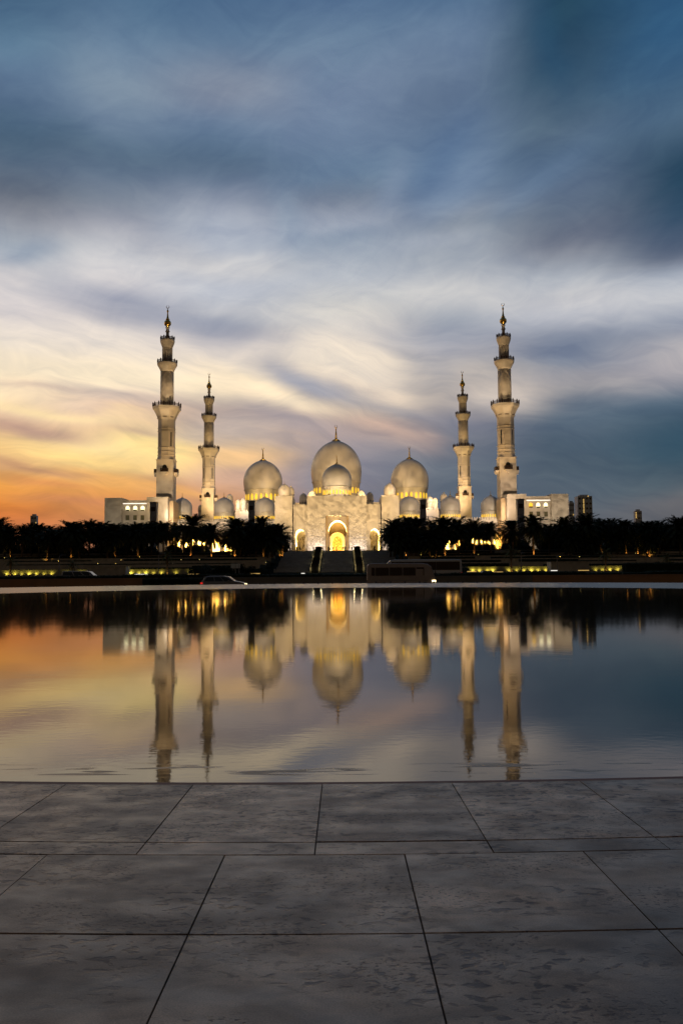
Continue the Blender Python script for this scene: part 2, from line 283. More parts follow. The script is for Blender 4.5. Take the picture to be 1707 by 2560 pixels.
def water_nodes(t, b, g):
    nn = t.nodes.new; ll = t.links.new
    b.inputs['Specular Tint'].default_value = (1, .90, .76, 1); b.inputs['IOR'].default_value = 1.36; b.inputs['Specular IOR Level'].default_value = .5
    geo = nn('ShaderNodeNewGeometry')
    def wav(sx, sy, det, dist):
        mp = nn('ShaderNodeMapping'); mp.inputs['Scale'].default_value = (sx, sy, 1); ll(geo.outputs['Position'], mp.inputs[0])
        n = nn('ShaderNodeTexNoise'); n.inputs['Scale'].default_value = 1; n.inputs['Detail'].default_value = det; n.inputs['Distortion'].default_value = dist
        ll(mp.outputs[0], n.inputs['Vector']); return n.outputs['Fac']
    b1 = nn('ShaderNodeBump'); b1.inputs['Strength'].default_value = 1; b1.inputs['Distance'].default_value = .0007; ll(wav(1.2, 2.4, 3, .3), b1.inputs['Height'])
    rm = nn('ShaderNodeMapRange'); ll(wav(.08, .30, 3, .5), rm.inputs['Value']); rm.inputs['From Min'].default_value = .35; rm.inputs['From Max'].default_value = .65; rm.inputs['To Min'].default_value = .35; rm.inputs['To Max'].default_value = 2.2
    b2 = nn('ShaderNodeBump'); ll(rm.outputs[0], b2.inputs['Strength']); b2.inputs['Distance'].default_value = .00022; ll(wav(9, 16, 2, .2), b2.inputs['Height']); ll(b1.outputs[0], b2.inputs['Normal'])
    ll(b2.outputs[0], b.inputs['Normal'])
    # thin film breaks up into dark wet stone close to the rim
    d = nn('ShaderNodeVectorMath'); d.operation = 'DISTANCE'; ll(geo.outputs['Position'], d.inputs[0]); d.inputs[1].default_value = POOL_C
    mr = nn('ShaderNodeMapRange'); mr.interpolation_type = 'SMOOTHSTEP'; ll(d.outputs['Value'], mr.inputs['Value'])
    mr.inputs['From Min'].default_value = 26.15; mr.inputs['From Max'].default_value = 26.5
    mr2 = nn('ShaderNodeMapRange'); mr2.interpolation_type = 'SMOOTHSTEP'; ll(d.outputs['Value'], mr2.inputs['Value'])
    mr2.inputs['From Min'].default_value = 26.55; mr2.inputs['From Max'].default_value = 26.62; mr2.inputs['To Min'].default_value = 1; mr2.inputs['To Max'].default_value = 0
    n = wav(1.5, 11, 4, 1.0)
    th = nn('ShaderNodeMapRange'); th.interpolation_type = 'SMOOTHSTEP'; ll(n, th.inputs['Value']); th.inputs['From Min'].default_value = .53; th.inputs['From Max'].default_value = .61
    m1 = nn('ShaderNodeMath'); m1.operation = 'MULTIPLY'; ll(mr.outputs[0], m1.inputs[0]); ll(th.outputs[0], m1.inputs[1])
    m2 = nn('ShaderNodeMath'); m2.operation = 'MULTIPLY'; ll(m1.outputs[0], m2.inputs[0]); ll(mr2.outputs[0], m2.inputs[1])
    ro = nn('ShaderNodeMapRange'); ll(m2.outputs[0], ro.inputs['Value']); ro.inputs['To Min'].default_value = .042; ro.inputs['To Max'].default_value = .38
    ll(ro.outputs[0], b.inputs['Roughness'])
water_m = material('shallow pool water', (.050, .036, .024), .06, build=water_nodes)

# ------------------------------------------------------------------ mesh helpers
class MB:
    def __init__(s): s.v = []; s.f = []; s.m = []; s.cur = 0; s.sm = []; s.smooth = False
    def add(s, vs, fs):
        o = len(s.v); s.v += [tuple(v) for v in vs]
        for f in fs: s.f.append(tuple(i + o for i in f)); s.m.append(s.cur); s.sm.append(s.smooth)
    def box(s, x0, x1, y0, y1, z0, z1):
        s.add([(x0,y0,z0),(x1,y0,z0),(x1,y1,z0),(x0,y1,z0),(x0,y0,z1),(x1,y0,z1),(x1,y1,z1),(x0,y1,z1)],
              [(0,3,2,1),(4,5,6,7),(0,1,5,4),(1,2,6,5),(2,3,7,6),(3,0,4,7)])
    def lathe(s, prof, n=24, cx=0, cy=0, rot=0.0, cap=True):
        vs = []; fs = []
        for r, z in prof:
            for k in range(n):
                a = rot + 2 * PI * k / n; vs.append((cx + r * math.cos(a), cy + r * math.sin(a), z))
        for i in range(len(prof) - 1):
            for k in range(n):
                k2 = (k + 1) % n; fs.append((i*n+k, i*n+k2, (i+1)*n+k2, (i+1)*n+k))
        if cap: fs.append(tuple(range(n - 1, -1, -1))); fs.append(tuple((len(prof)-1)*n + k for k in range(n)))
        s.add(vs, fs)
    def tube(s, pts, rad, n=6):
        pts = [Vector(p) for p in pts]; vs = []; fs = []
        for i, p in enumerate(pts):
            d = (pts[min(i+1, len(pts)-1)] - pts[max(i-1, 0)]).normalized()
            a = d.orthogonal().normalized() if i == 0 else (a - d * a.dot(d)).normalized()
            b = d.cross(a); r = rad[i] if isinstance(rad, (list, tuple)) else rad
            for k in range(n):
                t = 2 * PI * k / n; vs.append(p + a * (r * math.cos(t)) + b * (r * math.sin(t)))
        for i in range(len(pts) - 1):
            for k in range(n):
                k2 = (k+1) % n; fs.append((i*n+k, i*n+k2, (i+1)*n+k2, (i+1)*n+k))
        fs.append(tuple(range(n-1, -1, -1))); fs.append(tuple((len(pts)-1)*n+k for k in range(n)))
        s.add(vs, fs)
    def prism(s, poly, y0, y1):            # polygon in XZ extruded along Y
        n = len(poly); vs = [(x, y0, z) for x, z in poly] + [(x, y1, z) for x, z in poly]
        s.add(vs, [tuple(range(n)), tuple(range(2*n-1, n-1, -1))] + [(i, i+n, (i+1) % n + n, (i+1) % n) for i in range(n)])
    def mesh(s, name, mats):
        me = bpy.data.meshes.new(name); me.from_pydata(s.v, [], s.f)
        for m in (mats if isinstance(mats, (list, tuple)) else [mats]): me.materials.append(m)
        me.polygons.foreach_set('material_index', s.m); me.polygons.foreach_set('use_smooth', s.sm); me.update()
        bm = bmesh.new(); bm.from_mesh(me); bmesh.ops.recalc_face_normals(bm, faces=bm.faces); bm.to_mesh(me); bm.free()
        return me
    def obj(s, name, mats, parent=None, loc=None):
        return link(name, s.mesh(name, mats), parent, loc)
def link(name, me, parent=None, loc=None, rot=None, scale=None):
    o = bpy.data.objects.new(name, me); COL.objects.link(o)
    if parent: o.parent = parent
    if loc is not None: o.location = loc
    if rot is not None: o.rotation_euler = rot
    if scale is not None: o.scale = scale
    return o
def tag(o, label, cat, group=None):
    o['label'] = label; o['category'] = cat
    if group: o['group'] = group
    return o
def thing(name, label, cat, loc=(0, 0, 0), rz=0.0, group=None):
    o = link(name, None, None, loc, (0, 0, rz)); o.empty_display_size = .5; return tag(o, label, cat, group)
def struct(o): o['kind'] = 'structure'; return o
ORD = ['', 'first', 'second', 'third', 'fourth', 'fifth', 'sixth', 'seventh', 'eighth', 'ninth', 'tenth', 'eleventh', 'twelfth', 'thirteenth', 'fourteenth', 'fifteenth', 'sixteenth', 'seventeenth', 'eighteenth', 'nineteenth', 'twentieth']
TENS = {2: 'twenty', 3: 'thirty', 4: 'forty', 5: 'fifty', 6: 'sixty', 7: 'seventy', 8: 'eighty', 9: 'ninety'}
TENO = {2: 'twentieth', 3: 'thirtieth', 4: 'fortieth', 5: 'fiftieth', 6: 'sixtieth', 7: 'seventieth', 8: 'eightieth', 9: 'ninetieth'}
def ordinal(n):
    if n <= 20: return ORD[n]
    return TENO[n // 10] if n % 10 == 0 else TENS[n // 10] + '-' + ORD[n % 10]

def gobo(light, amount=.55, scale=3.0):    # the cloud pattern the floodlights cast on the marble
    light.use_nodes = True; t = light.node_tree; e = t.nodes['Emission']
    g = t.nodes.new('ShaderNodeTexCoord'); mp = t.nodes.new('ShaderNodeMapping'); mp.inputs['Scale'].default_value = (1, 1, 4.5)
    n = t.nodes.new('ShaderNodeTexNoise'); n.inputs['Scale'].default_value = scale * 5; n.inputs['Detail'].default_value = 5; n.inputs['Distortion'].default_value = .8
    t.links.new(g.outputs['Normal'], mp.inputs[0]); t.links.new(mp.outputs[0], n.inputs['Vector'])
    r = t.nodes.new('ShaderNodeMapRange'); r.inputs['From Min'].default_value = .40; r.inputs['From Max'].default_value = .62
    r.inputs['To Min'].default_value = 1 - amount; r.inputs['To Max'].default_value = 1 + amount
    t.links.new(n.outputs['Fac'], r.inputs['Value']); t.links.new(r.outputs[0], e.inputs['Strength'])
def spot(name, loc, target, energy, color, angle=60, blend=.6, size=.5, pattern=0):
    l = bpy.data.lights.new(name, 'SPOT'); l.energy = energy * .42; l.color = (color[0], color[1]*.93, color[2]*.78); l.spot_size = R(angle); l.spot_blend = blend; l.shadow_soft_size = size
    if pattern: gobo(l, pattern*.75); l.shadow_soft_size = .15
    o = bpy.data.objects.new(name, l); COL.objects.link(o); o.location = loc
    o.rotation_euler = (Vector(target) - Vector(loc)).to_track_quat('-Z', 'Y').to_euler(); return o
def point(name, loc, energy, color, size=.1):
    l = bpy.data.lights.new(name, 'POINT'); l.energy = energy; l.color = color; l.shadow_soft_size = size
    o = bpy.data.objects.new(name, l); COL.objects.link(o); o.location = loc; return o
def uplamp(name, loc, target, energy, color, size=.08, angle=120):
    l = bpy.data.lights.new(name, 'SPOT'); l.energy = energy; l.color = color; l.spot_size = R(angle); l.spot_blend = .5; l.shadow_soft_size = size
    o = bpy.data.objects.new(name, l); COL.objects.link(o); o.location = loc
    o.rotation_euler = (Vector(target) - Vector(loc)).to_track_quat('-Z', 'Y').to_euler(); return o
def area(name, loc, target, sx, sy, energy, color, spread=180):
    l = bpy.data.lights.new(name, 'AREA'); l.shape = 'RECTANGLE'; l.size = sx; l.size_y = sy; l.energy = energy * .35; l.color = color; l.spread = R(spread)
    o = bpy.data.objects.new(name, l); COL.objects.link(o); o.location = loc
    o.rotation_euler = (Vector(target) - Vector(loc)).to_track_quat('-Z', 'Y').to_euler(); return o
WARM = (1, .72, .36); WHITE = (1, .93, .86); YEL = (1, .66, .18)

# ------------------------------------------------------------------ setting: ground, road, plaza, pool
def build_ground():
    prof = [(-400, -.9), (96.9, -.9), (97.4, .30), (111, .30), (111.4, -.5), (143, -.5), (152, .25), (200, .45), (254, .45), (299, 8.1), (4000, 8.1)]
    m = MB()
    vs = []; xs = [-5000, -400, -120, 0, 120, 400, 5000]
    for y, z in prof:
        for x in xs: vs.append((x, y, z))
    n = len(xs)
    m.add(vs, [(i*n+k, i*n+k+1, (i+1)*n+k+1, (i+1)*n+k) for i in range(len(prof)-1) for k in range(n-1)])
    struct(m.obj('ground', grass_m))
    m = MB(); m.box(-300, 300, 80.5, 94.5, -.95, -.80); struct(m.obj('road', asphalt))
    m = MB(); m.box(-300, 300, 114, 141.5, -.6, -.40); struct(m.obj('road', asphalt))
    m = MB()
    for k in range(-20, 21): m.box(k*7-1.5, k*7+1.5, 87.4, 87.55, -.80, -.796); m.box(k*7-1.5, k*7+1.5, 127.5, 127.65, -.40, -.396)
    struct(m.obj('lane_marking', paint_white))
    m = MB(); m.box(-300, 300, 94.5, 94.8, -.95, -.66); m.box(-300, 300, 113.7, 114, -.6, -.26); m.box(-300, 300, 141.5, 141.8, -.6, -.26); m.box(-300, 300, 80.2, 80.5, -.95, -.66)
    struct(m.obj('kerb', stonewall_m))
build_ground()

def ring(m, ra, rb, z, n=256, a0=0, a1=2*PI, skirt=None):
    vs = []; fs = []
    for k in range(n + 1):
        a = a0 + (a1 - a0) * k / n; c, s = math.cos(a), math.sin(a)
        vs += [(POOL_C.x + ra*c, POOL_C.y + ra*s, z), (POOL_C.x + rb*c, POOL_C.y + rb*s, z)]
        if skirt is not None: vs.append((POOL_C.x + rb*c, POOL_C.y + rb*s, skirt))
    w = 3 if skirt is not None else 2
    for k in range(n):
        i, j = k*w, (k+1)*w; fs.append((i, i+1, j+1, j))
        if w == 3: fs.append((i+1, i+2, j+2, j+1))
    m.add(vs, fs)
def build_plaza():
    PA = R(48)                                # half angle of the slab-by-slab paving in front of the viewer
    m = MB(); ring(m, POOL_R + .0, 46.3, -.004, 300, -PI/2 + PA, 1.5*PI - PA, skirt=-.9); struct(m.obj('paving', rimstone_m))
    m = MB(); ring(m, POOL_R - .0, 46.3, -.0085, 60, -PI/2 - PA, -PI/2 + PA, skirt=-.9); struct(m.obj('paving_bed', material('sandy joint filling', (.16, .095, .065), .9, var=.5, vscale=6)))
    m = MB(); ring(m, 0.01, POOL_R, -.012, 300); struct(m.obj('water', water_m))
    # rusty sealing joint that frames the water
    m = MB(); ring(m, POOL_R - .03, POOL_R + .028, -.003, 400, -PI/2 - PA, -PI/2 + PA); struct(m.obj('pool_joint', redline_m))
    m = MB()
    rows = [(POOL_R + .026, POOL_R + 1.002, 0.0, .5), (POOL_R + 1.010, POOL_R + 1.165, 0.0, .5)]
    r = POOL_R + 1.169
    k = 0
    while r < 37:
        rows.append((r, r + .750, 0.0, 0.0)); r += .753; k += 1
    dth = .0272; rnd = random.Random(3)
    for ri, (ra, rb, z, off) in enumerate(rows):
        nk = int(PA / dth)
        for k in range(-nk, nk + 1):
            a0 = -PI/2 - .00445 + (k + (off - .5)) * dth + (dth * 0 if off else dth * .0)
            gap = .0016 / ra; aa, ab = a0 + gap, a0 + dth - gap
            zt = z + rnd.uniform(-.0012, .0012); g2 = .003
            sub = 8; top = []; vs = []; fs = []
            for rr, zz, sh in ((ra, zt - .012, 0), (ra + .003, zt, 1), (rb - .003, zt, 1), (rb, zt - .012, 0)):
                for q in range(sub + 1):
                    e = (g2 / ra * .5) if sh else 0
                    a = (aa + e) + (ab - aa - 2*e) * q / sub
                    jit = rnd.uniform(-.0011, .0011); vs.append((POOL_C.x + (rr+jit)*math.cos(a), POOL_C.y + (rr+jit)*math.sin(a), zz))
            w = sub + 1
            for i in range(3):
                for q in range(sub): fs.append((i*w+q, i*w+q+1, (i+1)*w+q+1, (i+1)*w+q))
            # short sides
            for q in (0, sub):
                o = len(vs); a, b_ = vs[w+q], vs[2*w+q]; vs += [(a[0], a[1], a[2]-.012), (b_[0], b_[1], b_[2]-.012)]
                fs.append((w+q, 2*w+q, o+1, o))
            m.add(vs, fs)
    struct(m.obj('paving', paving_m))
build_plaza()

# platform in front of the mosque
m = MB(); m.box(-400, 400, 300, 700, 8.0, 8.6); struct(m.obj('forecourt', forecourt_m))
PZ = 8.6

# ------------------------------------------------------------------ architecture helpers
def finial_profile(h, r, bulbs):
    p = [(r, 0), (r*.55, h*.08), (r*.22, h*.16)]
    zs = [.24, .38, .50, .62][:bulbs]
    for i, z in enumerate(zs):
        k = .36 - .06 * i; p += [(r*.13, h*(z-.045)), (r*k, h*z), (r*.13, h*(z+.045))]
    p += [(r*.10, h*.74), (r*.17, h*.79), (r*.04, h*.86)]
    return p
def crescent(m, R_, z, cx=0, cy=0):
    pts = []; rad = []
    for k in range(21):
        a = PI/2 + R(10) + (2*PI - R(20)) * k / 20
        pts.append((cx + R_*math.cos(a), cy, z + R_*math.sin(a))); rad.append(R_*(.05 + .20*math.sin(PI*k/20)))
    m.tube(pts, rad, 6)
def arch_pts(cx, hw, z0, zs, zt, n=12, horse=0.0, pointed=.25):
    """opening outline from bottom left over the crown to bottom right; horse > 0 swells beyond the jambs"""
    W_ = hw * (1 + horse); pts = [(cx - hw, z0)]
    if horse: pts.append((cx - hw, zs))
    zc = zs + (W_ * .55 if horse else 0)
    H = zt - zc
    a0 = -math.asin(min(.98, (W_*.55) / H * .9)) if horse else 0
    for k in range(2*n + 1):
        a = PI - a0 - (PI - 2*a0) * k / (2*n)
        x = W_*math.cos(a); z = math.sin(a)
        zz = H * z if z > 0 else H * z * .9
        if z > 0: x *= 1 - pointed * .35 * z * (1 - abs(math.cos(a)))*.6
        pts.append((cx + x, zc + zz))
    if horse: pts.append((cx + hw, zs))
    pts.append((cx + hw, z0)); return pts
def arched_wall(m, x0, x1, z0, z1, y, t, arches, soffit=True):
    """wall with openings that stand on its foot; arches = list of outlines sorted by x, cells split midway"""
    cells = [x0]
    for a, b in zip(arches, arches[1:]): cells.append((max(p[0] for p in a) + min(p[0] for p in b)) / 2)
    cells.append(x1)
    if not arches: m.box(x0, x1, y, y+t, z0, z1); return
    for i, ar in enumerate(arches):
        poly = [(cells[i], z0)] + ar + [(cells[i+1], z0), (cells[i+1], z1), (cells[i], z1)]
        n = len(poly); vs = [(x, y, z) for x, z in poly] + [(x, y+t, z) for x, z in poly]
        fs = [tuple(range(n)), tuple(range(2*n-1, n-1, -1))]
        fs += [(k, k+n, k+1+n, k+1) for k in range(0, n-1) if k not in (0,)][:]   # soffit, jambs, top
        m.add(vs, fs)
def opening_solid(ar, y0, y1, m): m.prism(ar, y0, y1)

DOME = [(1.0, 0.0)]
def dome_profile(R_, htop, hlow, onion=.10):
    """from the drum top up: swells to R_ at z=0, pointed crown at htop"""
    p = []
    for k in range(7): 
        t = k / 6; p.append((R_ * (.955 + .045 * math.sin(t * PI/2)), -hlow * (1 - t)))
    for k in range(1, 25):
        t = k / 24; a = t * PI/2; r = R_ * math.cos(a) ** .92; z = htop * (math.sin(a) * (1 - onion) + onion * t ** 3)
        p.append((max(r, R_*.03), z))
    return p
ARCHWIN = {}
def arch_window_mesh(w, h, mat, t=.12):
    key = (round(w, 2), round(h, 2), mat.name)
    if key not in ARCHWIN:
        m = MB(); m.prism(arch_pts(0, w/2, 0, h*.6, h, 5), -t, t); ARCHWIN[key] = m.mesh('window', mat)
    return ARCHWIN[key]
def make_dome(parent, D, px, ytop, ywide, hw, yring, ywin0, ywin1, drumhw, ytip, nwin, label, D_front=None, wmat=None, cres=True, ybase=None, fin=1.0):
    """a dome with drum, ring, windows and gilded finial; sizes surveyed in photo pixels at distance D"""
    s = D / FPX; c = at(px, ywide, D); zt = AZ(px, ytop, D); R_ = hw * s
    zr = AZ(px, yring, D); zw0 = AZ(px, ywin0, D); zw1 = AZ(px, ywin1, D); zb = AZ(px, ybase, D) if ybase else zw1 - 1
    m = MB(); m.smooth = True
    prof = [(r, z + c.z) for r, z in dome_profile(R_, zt - c.z, c.z - zr)]
    m.lathe(prof, 40, c.x, c.y, cap=False)
    d = m.obj('dome', marble_dome, parent)
    if label: d['label'] = label
    rr = prof[0][0]
    m = MB(); m.smooth = True; m.lathe([(rr*.99, zr-.35), (rr+.35, zr-.25), (rr+.38, zr), (rr*.99, zr+.12)], 40, c.x, c.y, cap=False); m.obj('dome_ring', marble, d)
    dr = drumhw * s
    m = MB(); m.smooth = True
    m.lathe([(dr, zb), (dr, zw0+.3), (dr*1.02, zw0+.6), (rr*.985, zr-.3)], 40, c.x, c.y, cap=False); m.obj('drum', marble, d)
    h = (zw0 - zw1); wdt = 2*PI*dr / nwin * .44
    me = arch_window_mesh(wdt, h, wmat or lamp_yellow)
    for k in range(nwin // 2 + 1):
        a = -PI + PI * (k + .5) / (nwin / 2)
        if a > 0: break
        link('window', me, d, (c.x + dr*math.cos(a), c.y + dr*math.sin(a), zw1), (0, 0, a + PI/2))
    zp = zt; hf = AZ(px, ytip, D) - zp
    m = MB(); m.smooth = True; m.lathe([(r + 0, z + zp - hf*.03) for r, z in finial_profile(hf, hf*.30*fin, 3)], 12, c.x, c.y)
    if cres: crescent(m, hf*.085, zp + hf*.93, c.x, c.y)
    m.obj('finial', gold, d)
    return c, R_

# ------------------------------------------------------------------ minarets
KM = 345 / FPX
def build_minaret_meshes():
    K = KM; X0, HY = 416.0, 1430.2
    zz = lambda y: AZ(418, y, 345) - PZ
    P = {}
    z = zz
    m = MB(); w = 20.5*K; m.box(-w, w, -w, w, 0, z(1152)); 
    m.box(-w-.25, w+.25, -w-.25, w+.25, z(1153), z(1151)); m.box(-w-.4, w+.4, -w-.4, w+.4, 0, 1.2)
    P['square_shaft'] = (m, marble)
    m = MB(); rot = R(22.5); q = 1/math.cos(R(22.5)); oc = 21.6*K
    m.lathe([(24.2*K, z(1152)), (24.2*K, z(1151)), (oc, z(1141)), (oc+.3, z(1140)), (oc+.3, z(1139)), (oc, z(1138.5)), (oc, z(1132)), (oc+.3, z(1131.5)), (oc+.3, z(1130.5)), (oc, z(1130)),
             (oc, z(1122)), (oc+.3, z(1121.5)), (oc+.3, z(1120.5)), (oc, z(1120)), (oc, z(1081)), (oc+.25, z(1080.5)), (oc+.25, z(1079.5)), (oc, z(1079)), (oc, z(1074)), (oc+.25, z(1073.5)), (oc+.25, z(1072.5)), (oc, z(1072)), (oc, z(1052))], 8, rot=rot)
    P['octagonal_shaft'] = (m, marble)
    m = MB(); m.lathe([(oc, z(1052)), (23.5*K, z(1046)), (27*K, z(1038)), (31.5*K, z(1030)), (35.5*K, z(1025)), (36*K, z(1021)), (36*K, z(1018.5)), (16*K, z(1018.5))], 8, rot=rot); P['balcony_3'] = (m, marble)
    m = MB(); m.smooth = True; m.lathe([(16.3*K, z(1019)), (16.3*K, z(931))], 24); P['round_shaft'] = (m, marble)
    m = MB(); m.smooth = True; m.lathe([(16.3*K, z(931)), (18*K, z(926)), (21*K, z(920)), (24.8*K, z(914)), (25.5*K, z(911)), (25.5*K, z(908)), (12*K, z(908))], 16); P['balcony_2'] = (m, marble)
    m = MB(); n = 16
    for k in range(n): a = 2*PI*k/n; m.lathe([(2.0*K, z(908)), (2.0*K, z(872))], 8, 11.2*K*math.cos(a), 11.2*K*math.sin(a))
    m.lathe([(10.2*K, z(908)), (10.2*K, z(872))], 16); P['fluted_lantern'] = (m, marble)
    m = MB(); m.smooth = True; m.lathe([(12.3*K, z(872)), (14*K, z(867)), (17.8*K, z(857)), (18.6*K, z(853)), (18*K, z(849)), (6*K, z(849))], 16); P['balcony_1'] = (m, marble)
    m = MB(); m.smooth = True
    m.lathe([(8*K, z(849)), (7*K, z(845)), (4.2*K, z(839)), (3.8*K, z(833)), (4.2*K, z(831)), (5.9*K, z(829)), (4.2*K, z(826.5)), (3.8*K, z(822)), (5.7*K, z(819.5)), (4*K, z(817))], 16); P['neck'] = (m, marble)
    m = MB(); m.smooth = True
    pr = [(3.5*K, z(817.5))] + [(9*K*math.cos(a), z(808.5) + 9*K*math.sin(a)) for a in [R(t) for t in range(-66, 61, 14)]]
    pr += [(4.6*K, z(799.5)), (5.5*K, z(799)), (3.4*K, z(797)), (2.1*K, z(791)), (1.5*K, z(784)), (1.3*K, z(781.5)), (2.7*K, z(778.5)), (2.0*K, z(776.5)), (.5*K, z(772))]
    m.lathe(pr, 16); crescent(m, 3.6*K, z(767.3)); P['gilded_finial'] = (m, gold)
    def rail(R_, zb, h, n, facets):
        m = MB()
        for k in range(n):
            a = 2*PI*k/n; x, y = R_*math.cos(a), R_*math.sin(a); big = k % 3 == 0
            s_ = .22 if big else .07
            m.box(x-s_, x+s_, y-s_, y+s_, zb, zb + h*(1.35 if big else 1.0))
            if big: m.lathe([(.16, zb+h*1.35), (.02, zb+h*1.75)], 5, x, y)
        for f in (.22, .5, .78, 1.0):
            pts = [(R_*math.cos(2*PI*k/facets), R_*math.sin(2*PI*k/facets), zb+h*f) for k in range(facets+1)]; m.tube(pts, .06, 4)
        return m
    P['railing_3'] = (rail(35*K, z(1018.5), 1.15, 48, 16), bronze); P['railing_2'] = (rail(24.5*K, z(908), .95, 36, 16), bronze); P['railing_1'] = (rail(17.3*K, z(849), .85, 30, 16), bronze)
    m = MB()                                              # spiral ribs of the round shaft, both hands
    for hand in (1, -1):
        for k in range(8):
            pts = []
            for i in range(29):
                t = i/28; a = 2*PI*k/8 + hand*t*PI*1.6; pts.append((16.45*K*math.cos(a), 16.45*K*math.sin(a), z(1018) + (z(932) - z(1018))*t))
            m.tube(pts, .07, 4)
    P['spiral_rib'] = (m, marble)
    # little balconies half way up the square shaft
    m = MB(); h0 = z(1182.5)
    m.prism([(-9*K, h0), (9*K, h0), (7*K, h0-.9), (0, h0-1.7), (-7*K, h0-.9)], -w-1.5, -w); P['ledge'] = (m, marble)
    m = MB()
    for xx in [(-9 + 18*i/12)*K for i in range(13)]: m.box(xx-.05, xx+.05, -w-1.45, -w-1.35, h0, h0+1.5)
    m.box(-9*K, 9*K, -w-1.5, -w-1.3, h0+1.35, h0+1.6); m.box(-9*K, 9*K, -w-1.45, -w-1.4, h0, h0+.9)
    for sx in (-9*K, 9*K): m.box(sx-.1, sx+.1, -w-1.5, -w, h0, h0+1.6)
    P['ledge_railing'] = (m, bronze)
    m = MB(); m.prism(arch_pts(0, 1.0, h0, h0+2.0, h0+3.2, 6), -w-.08, -w+.1); P['ledge_door'] = (m, glass_dark)
    # shallow niches: flat arched panels, recess shade in their colour, on the octagon and flares
    nm = MB()
    for k in range(8):
        pass
    return {k: (v[0].mesh(k, v[1]), v[1]) for k, v in P.items()}
MIN = build_minaret_meshes()
niche_m = material('shade-painted niche marble', (.40, .34, .27), .6)  # recess shade painted in as a darker marble colour
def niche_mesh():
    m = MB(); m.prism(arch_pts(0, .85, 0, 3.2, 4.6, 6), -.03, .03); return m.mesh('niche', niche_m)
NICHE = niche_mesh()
slot = MB(); slot.prism(arch_pts(0, .28, 0, 5.5, 6.3, 5), -.03, .05); SLOT = slot.mesh('slit_window', glass_dark)
def minaret(label, x, D):
    t = thing('minaret', label, 'minaret', (x, D, PZ), 0, 'four tall minarets of the mosque')
    for nm in ('square_shaft', 'octagonal_shaft', 'round_shaft', 'spiral_rib', 'fluted_lantern', 'neck', 'gilded_finial'):
        link(nm, MIN[nm][0], t)
    for i in (1, 2, 3):
        b = link('balcony', MIN['balcony_%d' % i][0], t); link('railing', MIN['railing_%d' % i][0], b)
    for k in range(4):
        b = link('wall_balcony', MIN['ledge'][0], t, None, (0, 0, k*PI/2)); link('railing', MIN['ledge_railing'][0], b); link('doorway', MIN['ledge_door'][0], b)
    zz = lambda y: AZ(418, y, 345) - PZ
    oc = 21.6*KM
    for k in range(8):
        a = k*PI/4 - PI/2
        # flared niches under the widest balcony, following its slope
        r = 26.3*KM*math.cos(R(22.5)); 
        link('niche', NICHE, t, (r*math.cos(a)*.985, r*math.sin(a)*.985, zz(1047)), (R(-22), 0, a + PI/2), (1, 1, .9))
        if k % 2 == 1:
            r = oc*math.cos(R(22.5)) + .02; link('slit_window', SLOT, t, (r*math.cos(a), r*math.sin(a), zz(1118)), (0, 0, a + PI/2))
    return t
def min_x(px, D): return AX(px, 1180, D)
minaret('tallest-looking pale minaret on the left, rising from behind the left corner pavilion', min_x(416.5, 345), 345)
minaret('farther left minaret, yellow-lit, between the left arcade domes', min_x(522.2, 465), 465)
minaret('farther right minaret, amber-lit, standing behind the right arcade domes', min_x(1159.2, 465), 465)
minaret('tallest-looking minaret on the right, rising behind the right corner pavilion', min_x(1265.4, 345), 345)

# ------------------------------------------------------------------ prayer hall at the back with the three great domes
hall = thing('prayer_hall', 'marble prayer hall with three great pearl-like domes behind the gatehouse', 'mosque', (0, 0, 0))
m = MB(); m.box(AX(560, 1262, 492), AX(1120, 1262, 492), 492, 555, PZ, AZ(841, 1274, 492))
m.box(AX(610, 1262, 500), AX(1075, 1262, 500), 500, 550, AZ(841, 1274, 492), AZ(841, 1256, 500)); m.obj('wall', marble, hall)
make_dome(hall, 522, 840.5, 1101, 1178, 63.5, 1206, 1222, 1236, 57, 1063.5, 28, 'largest dome, in the middle behind the gatehouse', ybase=1256)
make_dome(hall, 522, 657.5, 1150, 1204, 48.6, 1226, 1237, 1252, 43.5, 1120, 22, 'great dome on the left of the largest one', ybase=1262)
make_dome(hall, 522, 1023.8, 1146, 1201, 47.2, 1222, 1234, 1248, 42.5, 1116.5, 22, 'great dome on the right of the largest one', ybase=1260)
for px, yt, hw, D in ((574.3, 1235, 8.5, 480), (711, 1210, 15.8, 470), (727, 1217, 8.5, 492), (781, 1227, 11.5, 440), (758.4, 1233, 10.2, 400), (901.6, 1225.5, 11, 440), (924, 1230, 9.3, 400), (973.8, 1208, 14.6, 470), (1073.8, 1240, 8.5, 470), (1108.8, 1233, 9, 480), (502, 1262, 6.5, 470)):
    h = hw * 1.25
    make_dome(hall, D, px, yt, yt + h*1.05, hw, yt + h*1.5, yt + h*1.75, yt + h*2.15, hw*.93, yt - hw*.55, 14, None, wmat=glass_dark, cres=False, ybase=yt + h*2.15 + 34, fin=.7)
def turret_block(px0, px1, ytop, D):
    m = MB(); x0, x1 = AX(px0, ytop, D), AX(px1, ytop, D); z1 = AZ((px0+px1)/2, ytop, D)
    m.box(x0, x1, D, D+14, PZ, z1); n = int((x1-x0)/.9)
    for k in range(n): m.box(x0 + (k+.2)*(x1-x0)/n, x0 + (k+.75)*(x1-x0)/n, D, D+.4, z1, z1+1.1)
    t = m.obj('side_hall', marble, hall)
    return t, x0, x1, z1
sh = []
